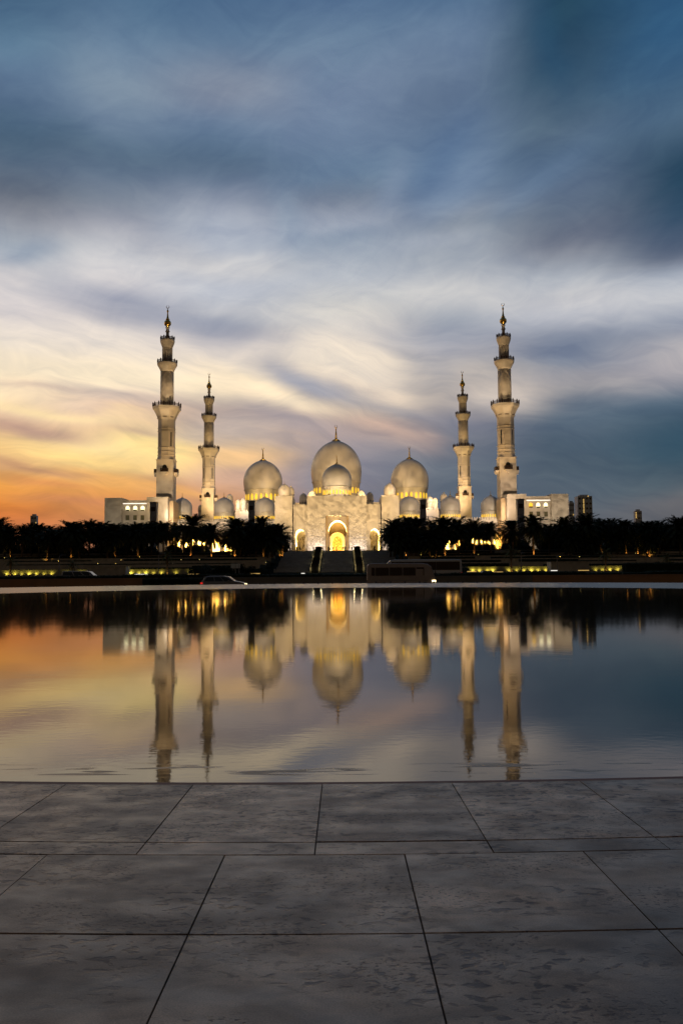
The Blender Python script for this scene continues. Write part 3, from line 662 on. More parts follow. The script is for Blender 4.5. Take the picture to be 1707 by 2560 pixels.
for (a, b, yt, cols) in ((588, 624, 1279, [(595.4, 1248, 6.3), (608, 1245, 8)]), (1064, 1096, 1275, [(1074.5, 1241, 8), (1087, 1244, 6.8)])):
    t, x0, x1, z1 = turret_block(a, b, yt, 452)
    for px, ytp, hw in cols:
        D = 456; s = D/FPX; c = at(px, ytp + hw*1.3, D); zt = AZ(px, ytp, D)
        m = MB(); m.smooth = True; m.lathe([(r, z + c.z) for r, z in dome_profile(hw*s, zt - c.z, hw*s*.35)], 24, c.x, c.y, cap=False)
        zb = c.z - hw*s*.35
        m.lathe([(hw*s*1.0, zb+.1), (hw*s*1.1, zb-.2), (hw*s*.92, zb-.5), (hw*s*.92, z1)], 16, c.x, c.y, cap=False)
        d = m.obj('turret_dome', marble_dome, t)
        pass
    for k in range(3):
        xx = x0 + (x1-x0)*(k+.5)/3; 
        link('window', arch_window_mesh(1.1, 3.6, glass_dark), hall, (xx, 452 + 2.0*0 - .0, z1 - 7.5))

# ------------------------------------------------------------------ gatehouse
GD = 332.0
gate = thing('gatehouse', 'tall marble entrance gatehouse with glowing horseshoe arches at stair top', 'mosque gate', (0, 0, 0))
gz = lambda y, px=842: AZ(px, y, GD)
gxx = lambda px, y=1340: AX(px, y, GD)
# central block with its deep horseshoe arch
xa, xb = gxx(768), gxx(917)
m = MB(); m.cur = 0
pan0, pan1, panz = gxx(814), gxx(872), gz(1289)
m.box(xa, pan0, GD, GD+20, PZ, gz(1239)); m.box(pan1, xb, GD, GD+20, PZ, gz(1239)); m.box(pan0, pan1, GD, GD+20, panz, gz(1239))
m.obj('wall', marble_relief, gate)
m = MB(); ce = gxx(843.5)
k_ = GD/FPX
big = arch_pts(ce, 17.9*k_, PZ, gz(1341), gz(1300), 14, horse=.27, pointed=.3)
pin = MB(); arched_wall(pin, pan0, pan1, PZ, panz - .003, GD + 1.3, 1.6, [big]); pin.obj('arch_panel', material('warm arch panel marble', (.56, .46, .33), .45, var=.1, vscale=.3), gate)
for (p0, p1) in ((pan0, pan0 + 5.2*k_), (pan1 - 5.2*k_, pan1)): m = MB(); m.box(p0, p1, GD + .5, GD + 1.29, PZ, panz - .01); m.obj('arch_pilaster', ochre, gate)
BD = GD + 21
kb = BD/FPX; bz = lambda y: AZ(843, y, BD)
ib = arch_pts(AX(843.3, 1350, BD), 18.5*kb, PZ, AZ(843, 1362, BD), bz(1331), 12, horse=.06, pointed=.5)
m = MB(); arched_wall(m, AX(800, 1350, BD), AX(888, 1350, BD), PZ, gz(1270), BD, .8, [ib]); m.obj('inner_wall', ochre, gate)
inner2 = arch_pts(AX(843.3, 1350, BD+7), 12.0*kb, PZ, AZ(843, 1366, BD+7), AZ(843, 1341, BD+7), 12, horse=.06, pointed=.5)
m = MB(); m.prism(inner2, BD+7.2, BD+7.4); m.obj('golden_screen', screen_m, gate)
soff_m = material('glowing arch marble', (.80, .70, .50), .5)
m = MB(); arched_wall(m, AX(800, 1350, BD), AX(888, 1350, BD), PZ, gz(1270), BD+7, .2, [inner2]); m.obj('door_surround', soff_m, gate)
# liner of the inner arch between the two walls
def liner(m, ar, y0, y1):
    n = len(ar); vs = [(x, y0, z) for x, z in ar] + [(x, y1, z) for x, z in ar]
    m.add(vs, [(k, k+1, k+1+n, k+n) for k in range(n-1)])
m = MB(); m.smooth = True; liner(m, ib, BD+.8, BD+7); m.obj('arch_soffit', soff_m, gate)
m = MB(); m.smooth = True; liner(m, big, GD+2.9, GD+15); m.obj('arch_soffit', soff_m, gate)
# wings with side arches, and outer pylons
for sgn, (w0, w1, ytop, p0, p1, ptop, a0, a1, at_, asp) in ((-1, (733, 768, 1261, 688, 731, 1240, 737.5, 763, 1323, 1348)), (1, (917, 952, 1260, 954, 997, 1238.5, 924, 949.6, 1321.5, 1347))):
    x0, x1 = gxx(w0), gxx(w1); ax0, ax1 = gxx(a0), gxx(a1); acx = (ax0+ax1)/2
    ar = arch_pts(acx, (ax1-ax0)/2*.90, PZ, AZ(a0, asp, GD), AZ(a0, at_, GD), 12, horse=.11, pointed=.3)
    m = MB(); arched_wall(m, x0, x1, PZ, AZ((w0+w1)/2, ytop, GD), GD + 1.2, 1.2, [ar]); m.obj('wing_wall', marble, gate)
    m = MB(); m.box(x0, x1, GD + 2.4, GD+20, AZ(a0, at_, GD) + 1, AZ((w0+w1)/2, ytop, GD)-.02); m.obj('wing_roof', marble, gate)
    m = MB(); m.smooth = True; liner(m, ar, GD+2.4, GD+19); m.obj('arch_soffit', soff_m, gate)
    m = MB(); m.box(x0 - 3, x1 + 3, GD+19, GD+19.5, PZ, AZ(a0, at_, GD) + 3); m.obj('inner_wall', marble_relief, gate)
    px0, px1 = gxx(p0), gxx(p1)
    m = MB(); m.box(px0, px1, GD - 1.0, GD + 20, PZ, AZ((p0+p1)/2, ptop, GD-1)); m.obj('pylon', marble_relief, gate)
    # lamps: bounce inside the porch
    area('porch_lamp', (acx, GD+6, PZ+.3), (acx, GD+6, PZ+20), 3.0, 5, 44000, (1, .68, .22), 115)
area('porch_lamp', (ce, GD+5.5, PZ+.3), (ce, GD+5.5, PZ+30), 5.5, 4, 60000, (1, .68, .24), 115)
area('porch_lamp', (ce, BD+3.5, PZ+.3), (ce, BD+3.5, PZ+20), 4.5, 4.5, 7000, (1, .66, .2), 160)
make_dome(gate, 345, 841.8, 1160.5, 1200, 37.3, 1218, 1226.5, 1238, 34.5, 1138, 26, 'dome above the gatehouse, in front of the largest dome', ybase=1242)
# uplights along the foot of the carved walls
for px, e in ((709, 1.0), (779, .6), (800, 1.1), (886, 1.1), (906, .6), (974, 1.0)):
    x = gxx(px); yy = GD - 2.2 if 740 < px < 940 else GD - 3.2
    area('wall_uplight', (x, yy, PZ+.25), (x, yy + 2.2, PZ+8), 3.4, .4, 800*e, (1, .86, .78), 150)

# ------------------------------------------------------------------ arcades left and right with three domes each
def arcade(side, p0, p1, domes, ypar, label):
    t = thing('arcade', label, 'arcade', (0, 0, 0), 0, 'arcaded wings beside the gatehouse')
    D = 345.0; x0, x1 = AX(p0, 1320, D), AX(p1, 1320, D); zt = AZ((p0+p1)/2, ypar, D)
    step = 5.6; n = int((x1-x0)/step); step = (x1-x0)/n; arches = []
    for k in range(n):
        cx = x0 + (k+.5)*step; arches.append(arch_pts(cx, step*.33, PZ, PZ+4.6, PZ+8.2, 6, horse=.14, pointed=.3))
    m = MB(); arched_wall(m, x0, x1, PZ, zt, D, .9, arches); m.obj('arched_wall', marble, t)
    m = MB(); m.box(x0, x1, D+8, D+8.5, PZ, zt-.01); m.box(x0, x1, D+.9, D+8, PZ+9.3, zt-.02); m.obj('gallery', soff_m, t)
    m = MB(); c = int((x1-x0)/1.1)
    for k in range(c):
        xx = x0 + (k+.5)*(x1-x0)/c; m.prism([(xx-.36, zt), (xx+.36, zt), (xx+.36, zt+.7), (xx, zt+1.3), (xx-.36, zt+.7)], D, D+.35)
    m.obj('parapet_merlons', marble, t)
    for px, yt in domes:
        make_dome(t, 358, px, yt, yt+25.5, 25, yt+38.5, yt+47.5, yt+54.5, 24.2, yt-15, 26, None, cres=False, ybase=yt+66, fin=.8)
    for k in range(3):
        xx = x0 + (x1-x0)*(k+.5)/3
        area('gallery_lamp', (xx, D+4.5, PZ+9.0), (xx, D+4.5, PZ), (x1-x0)/3.3, 5, 120000, (1, .60, .14), 170)
    return t
arcade(-1, 424, 687, [(456, 1244.5), (560.5, 1243.5), (662.4, 1243)], 1306, 'low arcade with three small domes, left of the gatehouse')
arcade(1, 998, 1262, [(1022.7, 1240), (1125, 1239.5), (1226.3, 1239)], 1300, 'low arcade with three small domes, right of the gatehouse')

# ------------------------------------------------------------------ corner pavilions
def pavilion(label, pa, pb, pc, pd, ya, yb, yc, yline, wins, yw, ylow, inner_px):
    t = thing('corner_pavilion', label, 'building', (0, 0, 0), 0, 'corner pavilions of the mosque')
    D = 333.0; X = lambda p, y=1280: AX(p, y, D); Z = lambda p, y: AZ(p, y, D)
    lo, hi = sorted((pa, pb)); m = MB()
    # outer plain block with a rounded outer corner
    x0, x1 = X(lo), X(hi); outer_left = pa < pb
    m.box(x0, x1, D, D+22, PZ, Z((lo+hi)/2, ya)); m.obj('outer_block', marble, t)
    lo, hi = sorted((pb, pc)); x0, x1 = X(lo), X(hi)
    m = MB(); m.box(x0, x1, D+.8, D+18, PZ, Z((lo+hi)/2, yb)); m.obj('window_wall', marble, t)
    lo2, hi2 = sorted((pc, pd)); m = MB(); m.box(X(lo2), X(hi2), D-.8, D+16, PZ, Z((lo2+hi2)/2, yc)); m.obj('inner_block', marble, t)
    m = MB(); zl = Z((lo+hi)/2, yline); m.box(x0+.2, x1-.2, D+.55, D+.79, zl-.12, zl+.14); m.obj('light_strip', line_white, t)
    zb = Z((lo+hi)/2, yline)
    m = MB(); m.box(x0, x1, D+.45, D+.79, zb+.3, zb+.55); m.box(x0, x0+.3, D+.45, D+.79, PZ, zb+.3) if pa < pc else m.box(x1-.3, x1, D+.45, D+.79, PZ, zb+.3); m.obj('cornice', marble, t)
    for i, w in enumerate(wins):
        lit = not (label.find('right') >= 0 and i == 0)
        f = link('window', arch_window_mesh(1.55, 2.1, lamp_white if lit else lamp_yellow), t, (X(w), D+.72, Z(w, yw)))
        fm = MB(); fm.box(-.85, .85, -.22, .0, -.2, 0.0); link('sill', fm.mesh('sill', marble), f)
        pm = MB(); pm.box(-.75, .75, -.16, .12, -.02, .55); link('pane', pm.mesh('pane', olive_win), f)
        o = MB(); o.box(-.75, .75, -.1, .1, 0, 2.0); f2 = o.obj('window', olive_win, t, (X(w), D+.72, Z(w, ylow)))
        fr = MB(); fr.box(-.9, .9, -.25, -.08, -.22, -.02); fr.box(-.9, .9, -.25, -.08, 2.02, 2.2); fr.box(-.9, -.76, -.25, -.08, -.02, 2.02); fr.box(.76, .9, -.25, -.08, -.02, 2.02); link('frame', fr.mesh('frame', marble), f2)
    # stepped return towards the minaret
    xi = X(inner_px); lo3, hi3 = sorted((pd, inner_px)); m = MB()
    m.box(min(X(pd), xi), max(X(pd), xi), D+3, D+14, PZ, Z(pd, yc+8)); m.obj('return_wall', ochre, t)
pavilion('left corner pavilion, pale block with three lit arched windows', 262, 305, 368, 421, 1244.5, 1250, 1243, 1258.5, [318.5, 337.5, 356], 1277, 1300, 430)
pavilion('right corner pavilion, pinkish block beside the right minaret', 1421, 1378, 1314.5, 1266, 1234.5, 1240, 1235.5, 1250.3, [1327.5, 1345.7, 1364.7], 1269, 1291, 1256)

# light towers: dark slabs that carry the floodlights
for i, (a, b, y, lab) in enumerate(((375, 392, 1257, 'dark slab-like light tower in front of the left corner pavilion'), (621, 636, 1254, 'dark light tower left of the gatehouse, between two small domes'),
                                    (1050, 1065, 1251, 'dark light tower right of the gatehouse, between two small domes'), (1293, 1310, 1249, 'dark slab-like light tower in front of the right corner pavilion'))):
    D = 306; x0, x1 = AX(a, 1280, D), AX(b, 1280, D); zt = AZ((a+b)/2, y, D); cx = (x0+x1)/2; w = (x1-x0)/2
    t = thing('light_tower', lab, 'light tower', (cx, D, PZ), 0, 'dark light towers before the mosque')
    m = MB(); m.box(-w, w, 0, 2.4, 0, zt-PZ); m.box(-w-.12, w+.12, -.12, 2.52, zt-PZ, zt-PZ+.35); m.obj('mast', slate, t)
    for k in range(3): m = MB(); m.box(-w*.6, w*.6, -.06, .02, zt-PZ-3.2-k*5.2, zt-PZ-1.6-k*5.2); m.obj('service_hatch', pit_m, t)
    for k in range(3): m = MB(); m.box(-w*.8, w*.8, 2.45, 2.9, zt-PZ-1.2-k*1.5, zt-PZ-.3-k*1.5); m.obj('floodlight_housing', steel, t)
    # floodlights face the mosque
    sx = -1 if cx < 0 else 1
    outer = i in (0, 3)
    hz = zt - 1
    warm = (1, .76, .46) if i != 3 else (1, .74, .52)
    if outer:
        spot('floodlight', (cx, D+4, hz), (cx + 0*sx, 345, 40), 25000, warm, 100, .7, 1, .5)
        spot('floodlight', (cx - sx*2, D+4, hz), (cx - sx*18, 352, 34), 30000, (1, .8, .66), 90, .7, 1, .5)
    else:
        spot('floodlight', (cx, D+4, hz), (cx - sx*16, 332, 30), 22000, (1, .74, .38), 110, .7, 1, .6)
        spot('floodlight', (cx, D+4, hz), (cx + sx*6, 356, 32), 22000, (1, .8, .66), 90, .7, 1, .5)
for sx_, e_, c_ in ((-1, 19000, (1, .90, .76)), (1, 46000, (1, .85, .70))):
    spot('floodlight', (sx_*94, 304, 14), (sx_*90, 333, 24), e_, c_, 90, .9, 1, .4)
# gatehouse front wash from unseen spots added at the forecourt edge, cloud-patterned
for sx in (-1, 1):
    spot('floodlight', (-1.5 + sx*17, 303, 17), (-1.5 + sx*6, 332, 32), 58000, (1, .76, .46), 95, .8, 1, .65)
    # tall minarets, seen dimming upwards
    mx_ = min_x(416.5, 345) if sx < 0 else min_x(1265.4, 345)
    spot('floodlight', (mx_ - sx*20, 322, 30), (mx_, 345, 66), 60000, (1, .66, .30), 70, .8, 1, .4)
    spot('floodlight', (mx_ - sx*8, 300, 44), (mx_, 345, 96), 150000, (1, .76, .5), 52, .8, 1, .4)
    mi = min_x(522.2, 465) if sx < 0 else min_x(1159.2, 465)
    spot('floodlight', (mi - sx*12, 425, 22), (mi, 465, 66), 75000, (1, .66, .22), 90, .8, 1, .4)
    spot('floodlight', (mi - sx*8, 420, 40), (mi, 465, 96), 110000, (1, .70, .3), 60, .8, 1, .3)
    # great side domes
    dx = AX(657.5 if sx < 0 else 1023.8, 1200, 522)
    spot('floodlight', (dx + sx*24, 436, 38), (dx, 512, 64), 78000, (1, .70, .38), 80, .8, 1, .6)
    spot('floodlight', (dx, 432, 38), (dx, 512, 62), 78000, (1, .80, .60), 80, .8, 1, .6)
    spot('floodlight', (dx - sx*8, 385, 44), (dx - sx*8, 470, 46), 60000, (1, .80, .66), 90, .8, 1, .3)
    # white side halls
    sx_ = AX(606 if sx < 0 else 1080, 1280, 452); spot('floodlight', (sx_, 425, 26), (sx_, 452, 40), 42000, (1, .86, .88), 70, .6, 1, 0)
mdx = AX(840.5, 1180, 522)
for sx in (-1, 1): spot('floodlight', (mdx + sx*24, 415, 42), (mdx + sx*6, 515, 70), 260000, (1, .70, .34), 80, .8, 1, .6)
for sx in (-1, 1): spot('floodlight', (-2 + sx*5.5, 334, AZ(841, 1239, GD) + .6), (-2 + sx*1.5, 345, AZ(841, 1205, 345)), 3200, (1, .84, .76), 110, .8, .4, .4)
for px in (456, 560.5, 662.4, 1022.7, 1125, 1226.3):
    c = at(px, 1280, 349); spot('floodlight', (c.x, 322, PZ + 13), (c.x, 356, c.z + 3), 26000, (1, .86, .74), 50, .8, 1, .5); uplamp('drum_lamp', (c.x, 350.6, c.z - 3.2), (c.x, 353.5, c.z + 1), 260, (1, .74, .3), .3)
for px, y, D, e in ((657.5, 1248, 522, 600), (1023.8, 1245, 522, 600), (840.5, 1236, 345, 0)):
    if e:
        for q in (-6, 6):
            c = at(px, y, D); uplamp('drum_lamp', (c.x + q, D - 14.5, c.z - 1), (c.x + q, D - 10, c.z + 4), e, (1, .72, .2), .3)
for q in (-4, 0, 4): uplamp('drum_lamp', (AX(841.8, 1236, 345) + q, 345 - 8, AZ(841, 1238.5, 345) + .3), (AX(841.8, 1236, 345) + q, 345 - 5, AZ(841, 1238.5, 345) + 3), 220, (1, .72, .2), .2)

# ------------------------------------------------------------------ far high-rise towers
def tower(px0, px1, ytop, D, label, lit, mat=concrete, side=None):
    x0, x1 = AX(px0, ytop, D), AX(px1, ytop, D); z1 = AZ((px0+px1)/2, ytop, D); w = x1-x0
    t = thing('high_rise', label, 'high-rise', ((x0+x1)/2, D, 8))
    m = MB(); m.box(-w/2, w/2, 0, w*.8, 0, z1-8); m.box(-w*.3, w*.3, w*.2, w*.6, z1-8, z1-8+3); m.obj('walls', mat, t)
    wm = MB(); wm.box(0, w*.13, -.2, -.02, 0, 3.4); wme = wm.mesh('window', glass_dark)
    nf = max(3, int((z1-8)/9)); zf = (z1-8)/nf
    for k in range(nf):
        for q in range(4): link('window', wme, t, (-w/2 + w*(q+.25)/4, 0, (k+.3)*zf))
    for (fx, y0, y1, n) in lit:
        za, zb = AZ(px0, y0, D)-8, AZ(px0, y1, D)-8
        for k in range(n):
            z = zb + (za-zb)*k/max(1, n-1); mm = MB(); s = .9; mm.box(-w/2 + w*fx - s, -w/2 + w*fx + s, -.5, -.25, z-1.1, z+1.1); mm.obj('lit_window', amber_l, t)
tower(77, 92, 1289, 1500, 'small far grey tower block above palms under the orange sky', [(.95, 1307, 1307, 1)])
tower(1421.5, 1434, 1256, 1500, 'slim dark far tower right against the right pavilion', [(.8, 1287, 1287, 1)], concrete_dark)
tower(1443, 1479, 1240, 1500, 'wide dark far high-rise with a column of lit yellow windows', [(.40, 1249, 1281, 9), (.72, 1240.5, 1240.5, 1)], concrete_dark)
tower(1587, 1603, 1277, 1500, 'short far tower with an orange-lit edge above the right palms', [(.1, 1282, 1294, 4)])

# ------------------------------------------------------------------ stairs, planters
STX = {'left': (694, 781), 'centre': (803, 884.5), 'right': (908, 999)}
def stairs(name_, xl, xr, label):
    t = thing('staircase', label, 'stairs', ((xl+xr)/2, 255, .45), 0, 'flights of steps up to the mosque')
    m = MB(); n = 52; w = (xr-xl)/2
    y = 0.0; z = 0.0; dz = (PZ - .45)/n; vs = [(0, 0)]
    for k in range(n):
        run = .62 if (k+1) % 13 else 3.6
        vs.append((y, z+dz)); z += dz; y += run; vs.append((y, z))
    sc = 45.0/y; prof = [(a*sc, b) for a, b in vs]
    verts = [(-w, a, b) for a, b in prof] + [(w, a, b) for a, b in prof]; q = len(prof)
    faces = [(i, i+1, i+1+q, i+q) for i in range(q-1)]
    verts += [(-w, 45, -.4), (w, 45, -.4), (-w, 0, -.4), (w, 0, -.4)]
    b = 2*q; faces += [tuple(range(q)) + (b, b+2), tuple(range(2*q-1, q-1, -1)) + (b+3, b+1)]
    m.add(verts, faces); m.obj('steps', step_m, t)
    return t, prof
cxw = lambda a: AX(a, 1400, 277)
_, PROF = stairs('c', cxw(805.5), cxw(882), 'central flight of grey steps between the two stepped planters')
stairs('l', cxw(700), cxw(779.5), 'wide flight of grey steps left of the central flight')
stairs('r', cxw(908), cxw(990), 'wide flight of grey steps right of the central flight')
def prof_z(y):
    y -= 255; best = 0
    for a, b in PROF:
        if a <= y: best = b
    return best + .45
planter_m = material('dark planter stone', (.018, .016, .015), .8)
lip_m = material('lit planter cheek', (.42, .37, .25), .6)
for sx, (a, b), lab in ((-1, (781, 803.5), 'left'), (1, (884.5, 906), 'right')):
    x0, x1 = cxw(a), cxw(b); t = thing('stepped_planter', 'stepped row of dark planters with lit edges along the %s side of the central stairs' % lab, 'planter', ((x0+x1)/2, 255, .45), 0, 'stepped planters between the stairs')
    w = (x1-x0)/2
    for k in range(6):
        y0 = 45*k/6; z1 = prof_z(255+y0+7.2) - .45 + .35
        m = MB(); m.box(-w*.72, w*.72, y0, y0+7.4, -.2, z1+.9); m.obj('planter_box', planter_m, t)
        for s_ in (-1, 1):
            m = MB(); m.box(min(s_*w*.74, s_*w), max(s_*w*.74, s_*w), y0 + .4, y0+7.2, -.3, z1-.1); m.obj('cheek', lip_m, t)
            c = ((x0+x1)/2 + s_*w*.88, 255+y0-.25, .45+z1-.9)
            point('step_lamp', (c[0], c[1], c[2]+.1), 9, (1, .82, .42), .08)
for sx, px, y in ((-1, 697, 262), (-1, 712, 285), (1, 991, 285), (1, 977, 297)):
    pass
# big pots at the stair top
def pot_mesh():
    m = MB(); m.lathe([(.8, 0), (.95, .2), (1.15, 1.2), (1.35, 1.5), (1.3, 1.6), (1.1, 1.5)], 8, rot=PI/8); return m.mesh('planter_pot', planter_m)
POT = pot_mesh()

# ------------------------------------------------------------------ hedges and terraces
def hedge_mesh(Lx, Ly, H, seed, nleaf=900, s=.10):
    r = random.Random(seed); m = MB(); nx, ny, nz = max(4, int(Lx/.5)), 3, 3
    m.box(-Lx/2+.06, Lx/2-.06, -Ly/2+.06, Ly/2-.06, 0, H-.07)
    for k in range(nleaf):
        f = r.random()
        if f < .5: p = (r.uniform(-Lx/2, Lx/2), -Ly/2 + r.uniform(-.03, .08), r.uniform(0.02, H))
        elif f < .85: p = (r.uniform(-Lx/2, Lx/2), r.uniform(-Ly/2, Ly/2), H + r.uniform(-.08, .07) + .05*math.sin(3*k))
        else: p = (r.choice((-1, 1))*Lx/2, r.uniform(-Ly/2, Ly/2), r.uniform(0, H))
        d = Vector((r.uniform(-1, 1), r.uniform(-1, 1), r.uniform(-.4, 1))).normalized()*s*r.uniform(.7, 1.6); e = d.orthogonal().normalized()*s*.5; p = Vector(p)
        m.add([p-d*.5, p+e, p+d*.7, p-e], [(0, 1, 2, 3)])
    return m.mesh('hedge', hedge_m)
HEDGES = [hedge_mesh(16, 1.6, .95, 1, 1500, .16), hedge_mesh(24, 1.6, .95, 2, 2200, .16), hedge_mesh(10, 1.6, .95, 3, 1000, .16)]
TERR = [(200, 2.0, .45), (222, 3.3, 2.0), (240, 4.5, 3.3), (257, 5.7, 4.5), (273, 6.9, 5.7), (288, 8.1, 6.9)]
WN = ['lowest', 'second lowest', 'third lowest', 'fourth lowest', 'second highest', 'highest']
rr = random.Random(11)
hcount = {'left': 0, 'right': 0}
for side, xs, sg in (('left', -22.5, -1), ('right', 21.0, 1)):
    for k, (D, z1, z0) in enumerate(TERR):
        xe = sg * 165; xa, xb = min(xs, xe), max(xs, xe); inner = xs + sg*(0 if k else 0)
        Dn = TERR[k+1][0] if k < 5 else 300
        t = thing('terrace_bed', '%s planted terrace bed on the %s side of the stairs' % (WN[k], side), 'terrace', (0, 0, 0), 0, 'planted terraces below the mosque')
        m = MB(); m.box(xa, xb, D, D+.5, z0-.6, z1); m.obj('retaining_wall', stonewall_l if k == 0 else stonewall_m, t)
        m = MB(); m.box(xa, xb, D+.5, Dn+.1, z0-.6, z1-.12); m.obj('soil', grass_m, t)
        x = inner + sg*rr.uniform(2, 8)
        while abs(x) < 150:
            h = rr.choice([0, 0, 1, 1, 2]); ln = (16, 24, 10)[h]
            if k == 0 and rr.random() < .25: x += sg*ln; continue
            hcount[side] += 1
            o = link('hedge', HEDGES[h], None, (x + sg*ln/2, D + rr.uniform(1.6, 2.9) + (0 if rr.random() < .7 else 3), z1-.14), None, (1, 1, rr.uniform(.4, .95)))
            tag(o, 'dark clipped hedge, %s from the stairs on the %s terrace of the %s side' % (ordinal(len([1 for q in range(int(abs(x-xs)//12)+1)])), WN[k], side), 'hedge', 'hedges on the terraces')
            x += sg*(ln + rr.choice([0.3, 0.3, 5, 9]))
# projecting plain blocks that interrupt the lit wall
for a, b, yt, lab in ((219, 315, 1417.5, 'plain dark stone block interrupting the yellow-lit wall on the left'), (1377, 1472, 1405.5, 'plain dark stone block interrupting the yellow-lit wall on the right')):
    D = 196; m = MB(); x0, x1 = AX(a, 1425, D), AX(b, 1425, D); z1 = AZ((a+b)/2, yt, D); m.box(x0, x1, D, D+3.9, .2, z1); m.box(x0-.1, x1+.1, D-.1, D+3.95, z1, z1+.12)
    tag(m.obj('stone_block', stonewall_m), lab, 'wall block')

# wall lamps grazing the lowest terrace wall
lens = MB(); lens.lathe([(.16, 0), (.2, .05), (.2, .14), (.12, .2)], 8); LAMPB = lens.mesh('lamp_housing', steel)
lg = MB(); lg.lathe([(.11, 0), (.11, .03)], 8); LAMPG = lg.mesh('lamp_glass', uplight_m)
lefts = [16, 36, 53, 72, 90, 109, 128, 165, 203, 327, 347, 364, 383, 403, 439, 476]
rights = [1182, 1199, 1219, 1232, 1273, 1292, 1310, 1329, 1346, 1365, 1490, 1507, 1526, 1545, 1564, 1582, 1602, 1630, 1660]
rl = random.Random(5)
for side, lst in (('left', lefts), ('right', rights)):
    for i, px in enumerate(lst):
        D = 199.4; x = AX(px, 1430, D)
        n = len(lst) - i if side == 'left' else i + 1
        t = thing('wall_uplight', 'yellow uplight at the foot of the lowest terrace wall, %s from the stairs, %s side' % (ordinal(n), side), 'ground light', (x, D, .52), 0, 'yellow uplights along the terrace wall')
        link('lamp_housing', LAMPB, t); link('lamp_glass', LAMPG, t, (0, 0, .205))
        uplamp('wall_lamp', (x, D+.22, .98), (x, D+.75, 1.35), rl.choice([12, 20, 28, 40]), (1, .78, .10), .06, 150)
# low light bars beside the drive
for i, (a, b, y) in enumerate(((338, 370, 1436), (470, 500, 1435.5), (626, 650, 1434), (753, 762, 1433.5), (1167, 1190, 1429), (1233, 1256, 1430), (1376, 1392, 1426.5), (1444, 1471, 1426))):
    D = 158; x0, x1 = AX(a, y, D), AX(b, y, D); z = AZ((a+b)/2, y, D); cx = (x0+x1)/2
    t = thing('light_bar', 'low glowing light bar beside the drive, %s from the left' % ordinal(i+1), 'ground light', (cx, D, .2), 0, 'low light bars beside the drive')
    m = MB(); m.box(x0-cx-.1, x1-cx+.1, -.1, .12, 0, z-.28); m.obj('bar_body', steel, t)
    m = MB(); m.box(x0-cx, x1-cx, -.12, -.02, z-.26, z-.12); m.obj('bar_lens', amber_l if i % 3 else line_white, t)

# ------------------------------------------------------------------ median wall + hedges between the roads
def wall_seg(a, b, mat, lab):
    D = 96.2; m = MB(); x0, x1 = AX(a, 1450, D), AX(b, 1450, D); zt = AZ((a+b)/2, 1444.5, D)*.0 + .42
    m.box(x0, x1-.02, D, D+.5, -.95, zt); m.box(x0, x1-.02, D-.06, D+.56, zt, zt+.09)
    return tag(m.obj('retaining_wall', mat), lab, 'wall', 'low retaining walls along the near road')
wall_seg(-160, 86, brownwall_m, 'orange-brown low retaining wall at the far left of the near road')
wall_seg(86, 364, brownwall_m, 'brown low retaining wall left of the roadside hedge')
wall_seg(364, 853, greywall_m, 'grey low retaining wall behind the silver car')
wall_seg(853, 1331, greywall_m, 'grey low retaining wall behind the minibus')
wall_seg(1331, 1870, brownwall_m, 'reddish brown low retaining wall right of the minibus')
MH = [hedge_mesh(8, 2.2, .62, 20+i, 3200, .09) for i in range(3)]
k = 0; x = -50
while x < 54:
    k += 1
    o = link('hedge', MH[k % 3], None, (x+4, 98.6 + .3*math.sin(k), .32), None, (1, 1, .62 + .3*rr.random())); tag(o, 'low dark hedge on the median between the roads, %s from the left' % ordinal(k), 'hedge', 'hedges on the road median'); x += 7.9
FH = hedge_mesh(7.2, 1.4, 1.25, 50, 4200, .09)
o = link('hedge', FH, None, (AX(437, 1450, 94.9), 95.0, -.85)); tag(o, 'dark roadside hedge standing before the wall, behind the silver car', 'hedge')
o = link('hedge', hedge_mesh(20, 2.2, 1.3, 51, 6000, .10), None, (AX(1640, 1420, 150)+4, 150, .35), None, (1, 1, 1.4)); tag(o, 'tall dark hedge hiding the far right end of the lit wall', 'hedge')

# bushes before the wall left of the stairs
def bush_mesh(seed):
    r = random.Random(seed); m = MB()
    for k in range(1500):
        d = Vector((r.gauss(0, 1), r.gauss(0, 1), abs(r.gauss(0, 1)))).normalized(); q = r.uniform(.55, 1)*(1 + .25*math.sin(5*d.x+seed)*math.cos(4*d.z+seed)); p = Vector((d.x*1.7*q, d.y*1.3*q, .2 + d.z*1.9*q))
        e = Vector((r.uniform(-1, 1), r.uniform(-1, 1), r.uniform(-1, 1))).normalized()*.16; f = e.orthogonal().normalized()*.08; m.add([p-e, p+f, p+e, p-f], [(0, 1, 2, 3)])
    for k in range(6):
        a = k*1.05; m.tube([(0, 0, 0), (.5*math.cos(a), .4*math.sin(a), .7), (1.1*math.cos(a), .9*math.sin(a), 1.5)], [.07, .05, .02], 5)
    return m.mesh('bush', hedge_m)
BUSH = [bush_mesh(i) for i in (1, 2, 3)]
for i, (px, s) in enumerate(((490, 1.1), (515, 1.3), (540, 1.0), (562, 1.2), (600, 1.3), (628, 1.1), (655, .9), (1163, .9), (1616, 1.1), (1645, 1.3), (1680, 1.2))):
    o = link('bush', BUSH[i % 3], None, (AX(px, 1430, 186), 186 + i % 3, .4), (0, 0, i), (s, s, s*.85)); tag(o, 'dark leafy bush before the terrace wall, %s from the left' % ordinal(i+1), 'bush', 'bushes before the terrace wall')

